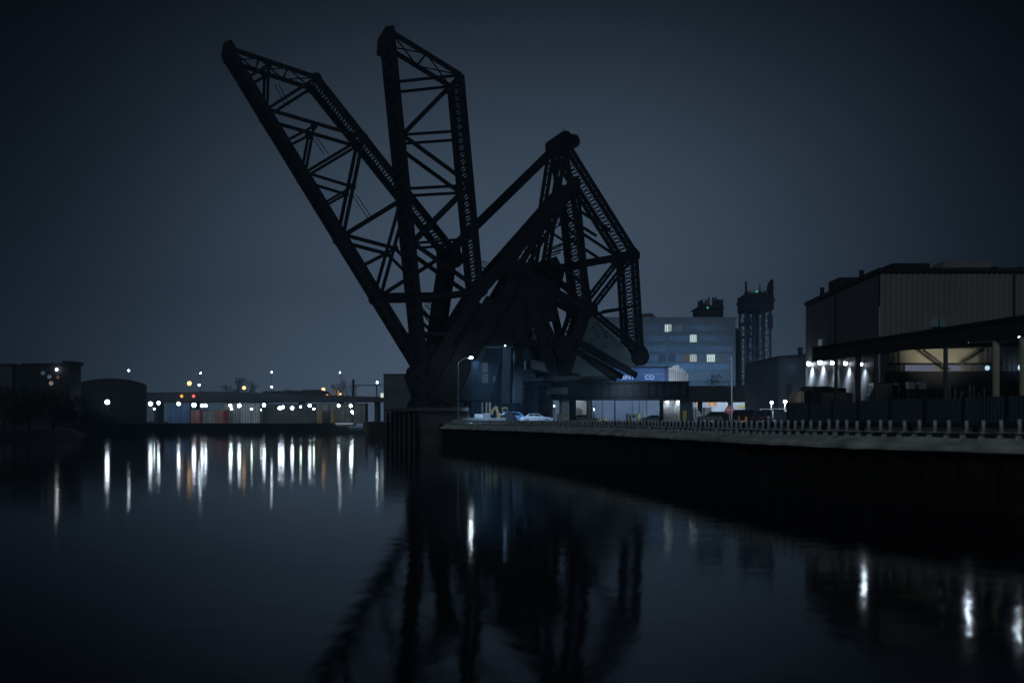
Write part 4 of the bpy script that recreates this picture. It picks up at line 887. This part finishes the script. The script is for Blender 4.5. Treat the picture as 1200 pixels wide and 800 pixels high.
# far road viaduct
fv = thing('road_viaduct', 'long low road viaduct across the far bank on the left', 'viaduct', (-90, 330, 2.6)); y_ = 330
obj('deck_girder', MB().prism([(X(95, y_), y_, Z(461, y_)), (X(250, y_), y_, Z(458.5, y_)), (X(452, y_), y_, Z(465, y_)), (X(452, y_), y_, Z(470.5, y_)), (X(250, y_), y_, Z(471, y_)), (X(95, y_), y_, Z(471, y_))], (0, 10, 0)), 'dconc', fv)
for px in (130, 180, 222, 262, 305, 350, 396, 440): obj('pier', MB().bb(X(px, y_)-.6, X(px, y_)+.6, y_+2, y_+8, 2.5, Z(470.8, y_)), 'dconc', fv)
tn = thing('freight_train', 'dark train standing on the far viaduct with an orange lamp at its end', 'train', (X(350, 332), 332, Z(463, 332))); y_ = 332
obj('wagon', MB().bb(X(308, y_), X(330, y_), y_, y_+3, Z(464, y_), Z(458, y_)), 'black', tn, bevel=.2); obj('wagon', MB().bb(X(331, y_), X(353, y_), y_, y_+3, Z(464, y_), Z(457.5, y_)), 'black', tn, bevel=.2)
obj('locomotive', MB().prism([(X(354, y_), y_, Z(464.5, y_)), (X(354, y_), y_, Z(456.5, y_)), (X(376, y_), y_, Z(456.5, y_)), (X(384, y_), y_, Z(459, y_)), (X(387, y_), y_, Z(465, y_))], (0, 3, 0)), 'black', tn)
obj('headlamp', MB().ball((X(383.5, y_), y_-.3, Z(463.8, y_)), .55, 8), 'e_or', tn)
solo('brick_chimney', MB().tube((X(414, 345), 345, 2.5), (X(414, 345), 345, Z(444.5, 345)), .5, .42, 10), 'roof', 'dark slim chimney rising behind the far viaduct', 'chimney', loc=(X(414, 345), 345, 2.5))
gy_ = thing('signal_gantry', 'thin steel gantry spanning right of the chimney', 'gantry', (X(432, 340), 340, 2.6)); y_ = 340
obj('beam', MB().bb(X(416, y_), X(448, y_), y_, y_+.5, Z(451.8, y_), Z(450.8, y_)), 'steel2', gy_)
for px in (417, 441): obj('post', MB().bb(X(px, y_)-.12, X(px, y_)+.12, y_, y_+.4, 2.6, Z(451, y_)), 'steel2', gy_)
# yard buildings below the viaduct
yb = 312
def yard(nm, lab, cat, a, c, top, m_, D=yb, ribs=0, extra=None):
    t_ = thing(nm, lab, cat, (X((a+c)/2, D), D, 2.6)); obj('wall', MB().bb(X(a, D), X(c, D), D, D+6, 2.5, Z(top, D)), m_, t_)
    mb = MB().bb(X(a, D)-.1, X(c, D)+.1, D-.2, D+6.1, Z(top, D), Z(top, D)+.25)
    for i in range(ribs): x = X(a, D)+(X(c, D)-X(a, D))*(i+.5)/ribs; mb.bb(x-.1, x+.1, D-.1, D, 2.6, Z(top, D))
    obj('roof_edge', mb, 'dconc', t_)
    if extra: extra(t_, D)
    return t_
yard('blue_shed', 'bright blue shed under the left part of the far viaduct', 'shed', 197, 222, 473, 'blue', ribs=4)
yard('red_container', 'orange-red container left of the lit white doorway', 'container', 223.5, 233.5, 481, 'red', 306, 5)
yard('red_container', 'orange-red container right of the lit white doorway', 'container', 253.5, 261.5, 481, 'red', 306, 4)
yard('white_unit', 'white lit open unit between the two red containers', 'shed', 234.5, 252.5, 482, 'conc', 309, 3)
yard('panel_shed', 'long pale ribbed shed right of the red containers', 'shed', 262.5, 304, 472.5, 'pale', ribs=14)
yard('dark_shed', 'dark blue-grey shed below the middle of the far viaduct', 'shed', 305, 370, 474, 'dconc', 316, 10)
yard('panel_shed', 'grey shed with dark doorway behind two yellow pillars', 'shed', 371, 428, 473.5, 'conc', 314, 6, lambda t_, D: obj('door', MB().bb(X(378, D), X(387, D), D-.25, D-.12, 2.6, Z(481, D)), 'black', t_))
for a, lab in ((372.3, 'yellow pillar left of the dark doorway on the far bank'), (387.5, 'yellow pillar right of the dark doorway on the far bank')): solo('yellow_pillar', MB().bb(X(a, 305), X(a+4.8, 305), 305, 306, 2.5, Z(480.5, 305)), 'ochre', lab, 'pillar', loc=(X(a+2.4, 305), 305, 2.6))
bt = thing('moored_boat', 'low white lit boat moored below the yellow pillars', 'boat', (X(403, 262), 262, 0)); y_ = 272; 
obj('hull', MB().prism([(X(394, y_), y_, Z(497, y_)), (X(391, y_), y_, Z(495.5, y_)), (X(416, y_), y_, Z(495.5, y_)), (X(414, y_), y_, Z(499, y_)), (X(395, y_), y_, Z(499, y_))], (0, 3, 0)), 'white', bt); obj('deck_light', MB().bb(X(393, y_), X(414, y_), y_-.1, y_-.02, Z(496.6, y_), Z(495.7, y_)), emit('boat_strip', (.6, .8, 1), .5), bt)
# ------------------------------------------------------------------ lamps on the far bank
def lamp_proto(r_, m_, h, nm='yard_lamp'):
    t_ = thing(nm, 'x', 'lamp', (0, 0, 0))
    obj('pole', MB().tube((0, 0, -h), (0, 0, 0), .10, .07, 6), 'roof', t_); obj('lamp_head', MB().ball((0, -.12, 0), r_, 8), m_, t_); return t_
def lamps(lst, m_, r_, D, lab, grp, nm='yard_lamp'):
    for i, it in enumerate(lst):
        px, py = it[:2]; s_ = it[2] if len(it) > 2 else 1; lb__ = it[3] if len(it) > 3 else lab
        zz = Z(py, D); t_ = lamp_proto(r_*s_, m_, zz-2.6, nm); t_.location = (X(px, D), D, zz); t_['label'] = lb__; t_['group'] = grp
G1 = 'lamps lighting the far bank under the viaduct'
lamps([(126, 471, 1.0, 'brightest white lamp, alone low on the left of the far bank')], 'e_w', .55, 246, '', G1)
lamps([(176.5, 473, 1.25), (186, 472), (209.5, 473, 1.1), (227.5, 474.5, 1.35), (237, 475), (241, 475), (270, 475), (280.5, 475, 1.15), (309.5, 474.5, 1.1), (328, 478, 1.1), (331.5, 477), (342.5, 478, 1.1), (363, 475), (397, 475, .95), (411, 475.5, .95)],
      'e_w', .46, 300, 'white lamp on a pole beneath the far viaduct edge', G1)
lamps([(181, 479, .8), (295, 479), (271.5, 479), (352.5, 476.5), (368, 479), (412.5, 482), (413.5, 484, .7), (306, 480, .55)], 'e_g', .30, 296, 'faint greenish lamp hanging a little lower under the viaduct', 'greenish lamps on the far bank')
G2 = 'mast lamps above the far viaduct'
lamps([(151, 434, .9, 'white mast lamp high above the curved roof hall'), (235, 437, .7, 'upper small white lamp above the red light'), (233.5, 451, .95, 'white lamp just below the small upper one'), (318.5, 436, .7, 'small white lamp high on a thin mast mid-left'), (318.5, 453.3, .85, 'white lamp directly under the high mast lamp'), (398.5, 436.3, .6, 'small white lamp atop the pale mast left of the chimney'), (442, 448, .9, 'white double lamp right of the chimney gantry')], 'e_w', .36, 346, '', G2, 'mast_lamp')
lamps([(222, 449, 1.2, 'large amber lamp above the left part of the viaduct'), (286, 454.3, 1.0, 'amber lamp beside the bare skyline trees'), (379, 456.3, 1.0, 'amber lamp over the train roof'), (399, 461.5, .5, 'tiny amber lamp at the foot of the pale mast')], 'e_o', .62, 346, '', G2, 'mast_lamp')
lamps([(213, 464, 1, 'dull orange signal light on the far viaduct')], 'e_or', .5, 328, '', G2, 'signal_light'); lamps([(227, 464, 1, 'dull red signal light on the far viaduct')], 'e_r', .5, 328, '', G2, 'signal_light')
solo('lamp_mast', MB().tube((X(400.5, 344), 344, 2.6), (X(400.5, 344), 344, Z(437, 344)), .22, .16, 8), 'white', 'pale upright mast right of the small high lamp', 'mast', loc=(X(400.5, 344), 344, 2.6))
for px, lab in ((391.5, 'short amber lit post left of the pale mast'), (395.5, 'brighter amber lit post nearest the pale mast')): solo('lit_post', MB().bb(X(px, 343), X(px+1.5, 343), 343, 343.4, Z(467, 343), Z(457.5 if px > 393 else 456, 343)), emit('amber_strip', (1, .6, .25), .45 if px > 393 else .15), lab, 'post', loc=(X(px, 343), 343, Z(467, 343)))
solo('sign_panel', MB().bb(X(384, 300), X(384.1, 300), 300, 300.1, 2.6, 2.7), 'roof', 'tiny dark marker at the far bank edge', 'marker', loc=(X(384, 300), 300, 2.6)) if False else None

# ------------------------------------------------------------------ street lamps near the bridge
def street_lamp(label, px_pole, px_head, py_head, D, r_, e, bulb, aimoff):
    zt_ = Z(py_head, D); x = X(px_pole, D); xh = X(px_head, D)
    t_ = thing('street_lamp', label, 'street lamp', (x, D, GZ)); 
    obj('pole', MB().tube((x, D, GZ), (x, D, zt_-.7), .11, .08, 10), 'pole', t_)
    obj('arm', MB().tube((x, D, zt_-.7), (x + (xh-x)*.45, D, zt_-.1), .07, None, 8).tube((x+(xh-x)*.45, D, zt_-.1), (xh-.2, D, zt_+.1), .06, None, 8), 'pole', t_)
    hd = obj('lamp_head', MB().box((xh, D, zt_+.16), (.75, .34, .14)), 'pole', t_, bevel=.04)
    obj('bulb', MB().ball((xh, D, zt_), r_, 10, .7), emit('street_bulb', (.75, .88, 1), bulb), hd)
    spot((xh, D, zt_-.25), (xh+aimoff[0], D+aimoff[1], GZ), e, (.40, .66, 1.0), 100, .15, .7, t_)
    return t_
street_lamp('lit street lamp on a tall pole in front of the drawbridge tower', 537, 552, 419, 146.5, .26, 16000, 60, (7.5, 4))
# lamps under / around the viaduct, with added fill lights
def floodlight(label, px, py, D, aim, e, bulb, r_=.2, col=(.8, .9, 1), ang=120, pole=False):
    p = P(px, py, D); t_ = thing('floodlight', label, 'floodlight', p)
    obj('housing', MB().box(p + Vector((0, .05, .2)), (.45, .4, .14)), 'steel2', t_); obj('bulb', MB().ball(p, r_, 8), emit('flood_bulb', col, bulb), t_)
    if pole: obj('pole', MB().tube((p.x, p.y+.2, GZ), p + Vector((0, .2, .2)), .07), 'roof', t_)
    spot(p + Vector((0, -.1, -.28)), aim, e, col, ang, .15, .7, t_); return t_
floodlight('faint blue work light hanging inside the drawbridge tower', 592, 405, 152.6, P(586, 462, 169), 2400, 9, .12, (.36, .64, 1), 80)
floodlight('floodlight on a pole added to brighten the counterweights from below', 696, 478, 150, P(707, 396, 176), 3800, .8, .10, (.5, .8, 1), 58, True)  # added helper light for the counterweight faces
floodlight('left floodlight of the pair on the clad pier housing', 782, 470.5, 179.3, P(783, 486, 180.5), 60, 20, .22)
floodlight('right floodlight of the pair on the clad pier housing', 794.5, 470.5, 179.3, P(795.5, 486, 180.5), 60, 20, .22)
floodlight('floodlight over the small kiosk building wall', 672, 470, 196, P(680, 484, 200), 250, 3, .15)
floodlight('small floodlight in darkness left of the viaduct pier', 649.5, 475.5, 175, P(650, 500, 172), 30, 6, .16, pole=True)
floodlight('left yard floodlight above dark cars by the gatehouse', 904.3, 471.5, 128, P(905, 488, 130), 300, 35, .18, pole=True)
floodlight('right yard floodlight above dark cars by the gatehouse', 920, 470.5, 128, P(914, 488, 130), 700, 50, .22, pole=True)
for px, D, aim, e, col, lab in ((720, 222, P(722, 480, 236), 2600, (.35, .58, 1), 'tall pole light added to brighten the depot wall, left one'), (758, 222, P(758, 480, 236), 2600, (.35, .58, 1), 'tall pole light added to brighten the depot wall, right one')):
    floodlight(lab, px, 455, D, aim, e, 1, .12, col, 150, True)  # both poles and lights are added to brighten the depot wall
spot((X(745, 270), 268, 12), (X(750, 290), 290, 17), 6500, (.28, .5, 1), 120, .3, 1.0, S)  # spots from here on are added fills without lamp bodies
spot((X(800, 300), 300, 14), (X(775, 320), 320, 18), 12000, (.20, .52, 1), 150, .5, 1.0, F)
spot((X(850, 300), 305, 14), (X(850, 320), 320, 18), 5500, (.22, .54, 1), 150, .5, 1.0, F)
spot((X(794, 270), 272, 12), (X(794, 284), 284, 17), 4200, (.85, .92, 1.0), 100, .3, 1.0, g)
spot((X(888, 335), 335, 14), (X(888, 350), 350, 24), 5000, (.45, .6, 1), 120, .5, 1.0, T)
spot((X(898, 150), 150, 12), (X(898, 160), 160, 9), 700, (.55, .75, 1), 120, .3, 1.0, d2)
spot((X(860, 222), 222, 9.5), (X(860, 232), 232, 5), 5000, (.6, .78, 1), 150, .3, 1.0, stn)
spot((X(820, 178), 176, 8.5), (X(820, 185), 185, 4), 350, (.6, .78, 1), 120, .3, 1.0, tk)
spot((X(740, 160), 163, 9), (X(745, 175), 175, 4), 900, (.55, .75, 1), 140, .8, 1.0, vd)
spot((X(585, 190), 190, 13), (X(585, 205), 205, 7), 900, (.20, .48, .95), 150, .8, 1.0, bk)

# ------------------------------------------------------------------ haze
hz = MB().bb(-495, 495, -59, 700, -1.9, 92)
hm = bpy.data.materials.new('haze'); hm.use_nodes = True; t = hm.node_tree; t.nodes.clear()
v = t.nodes.new('ShaderNodeVolumePrincipled'); v.inputs['Color'].default_value = (.42, .70, 1.0, 1); v.inputs['Density'].default_value = 0.0012; v.inputs['Anisotropy'].default_value = 0.3
o = t.nodes.new('ShaderNodeOutputMaterial'); t.links.new(v.outputs[0], o.inputs['Volume'])
M['haze'] = hm; ho = obj('haze', hz, 'haze'); ho['kind'] = 'stuff'
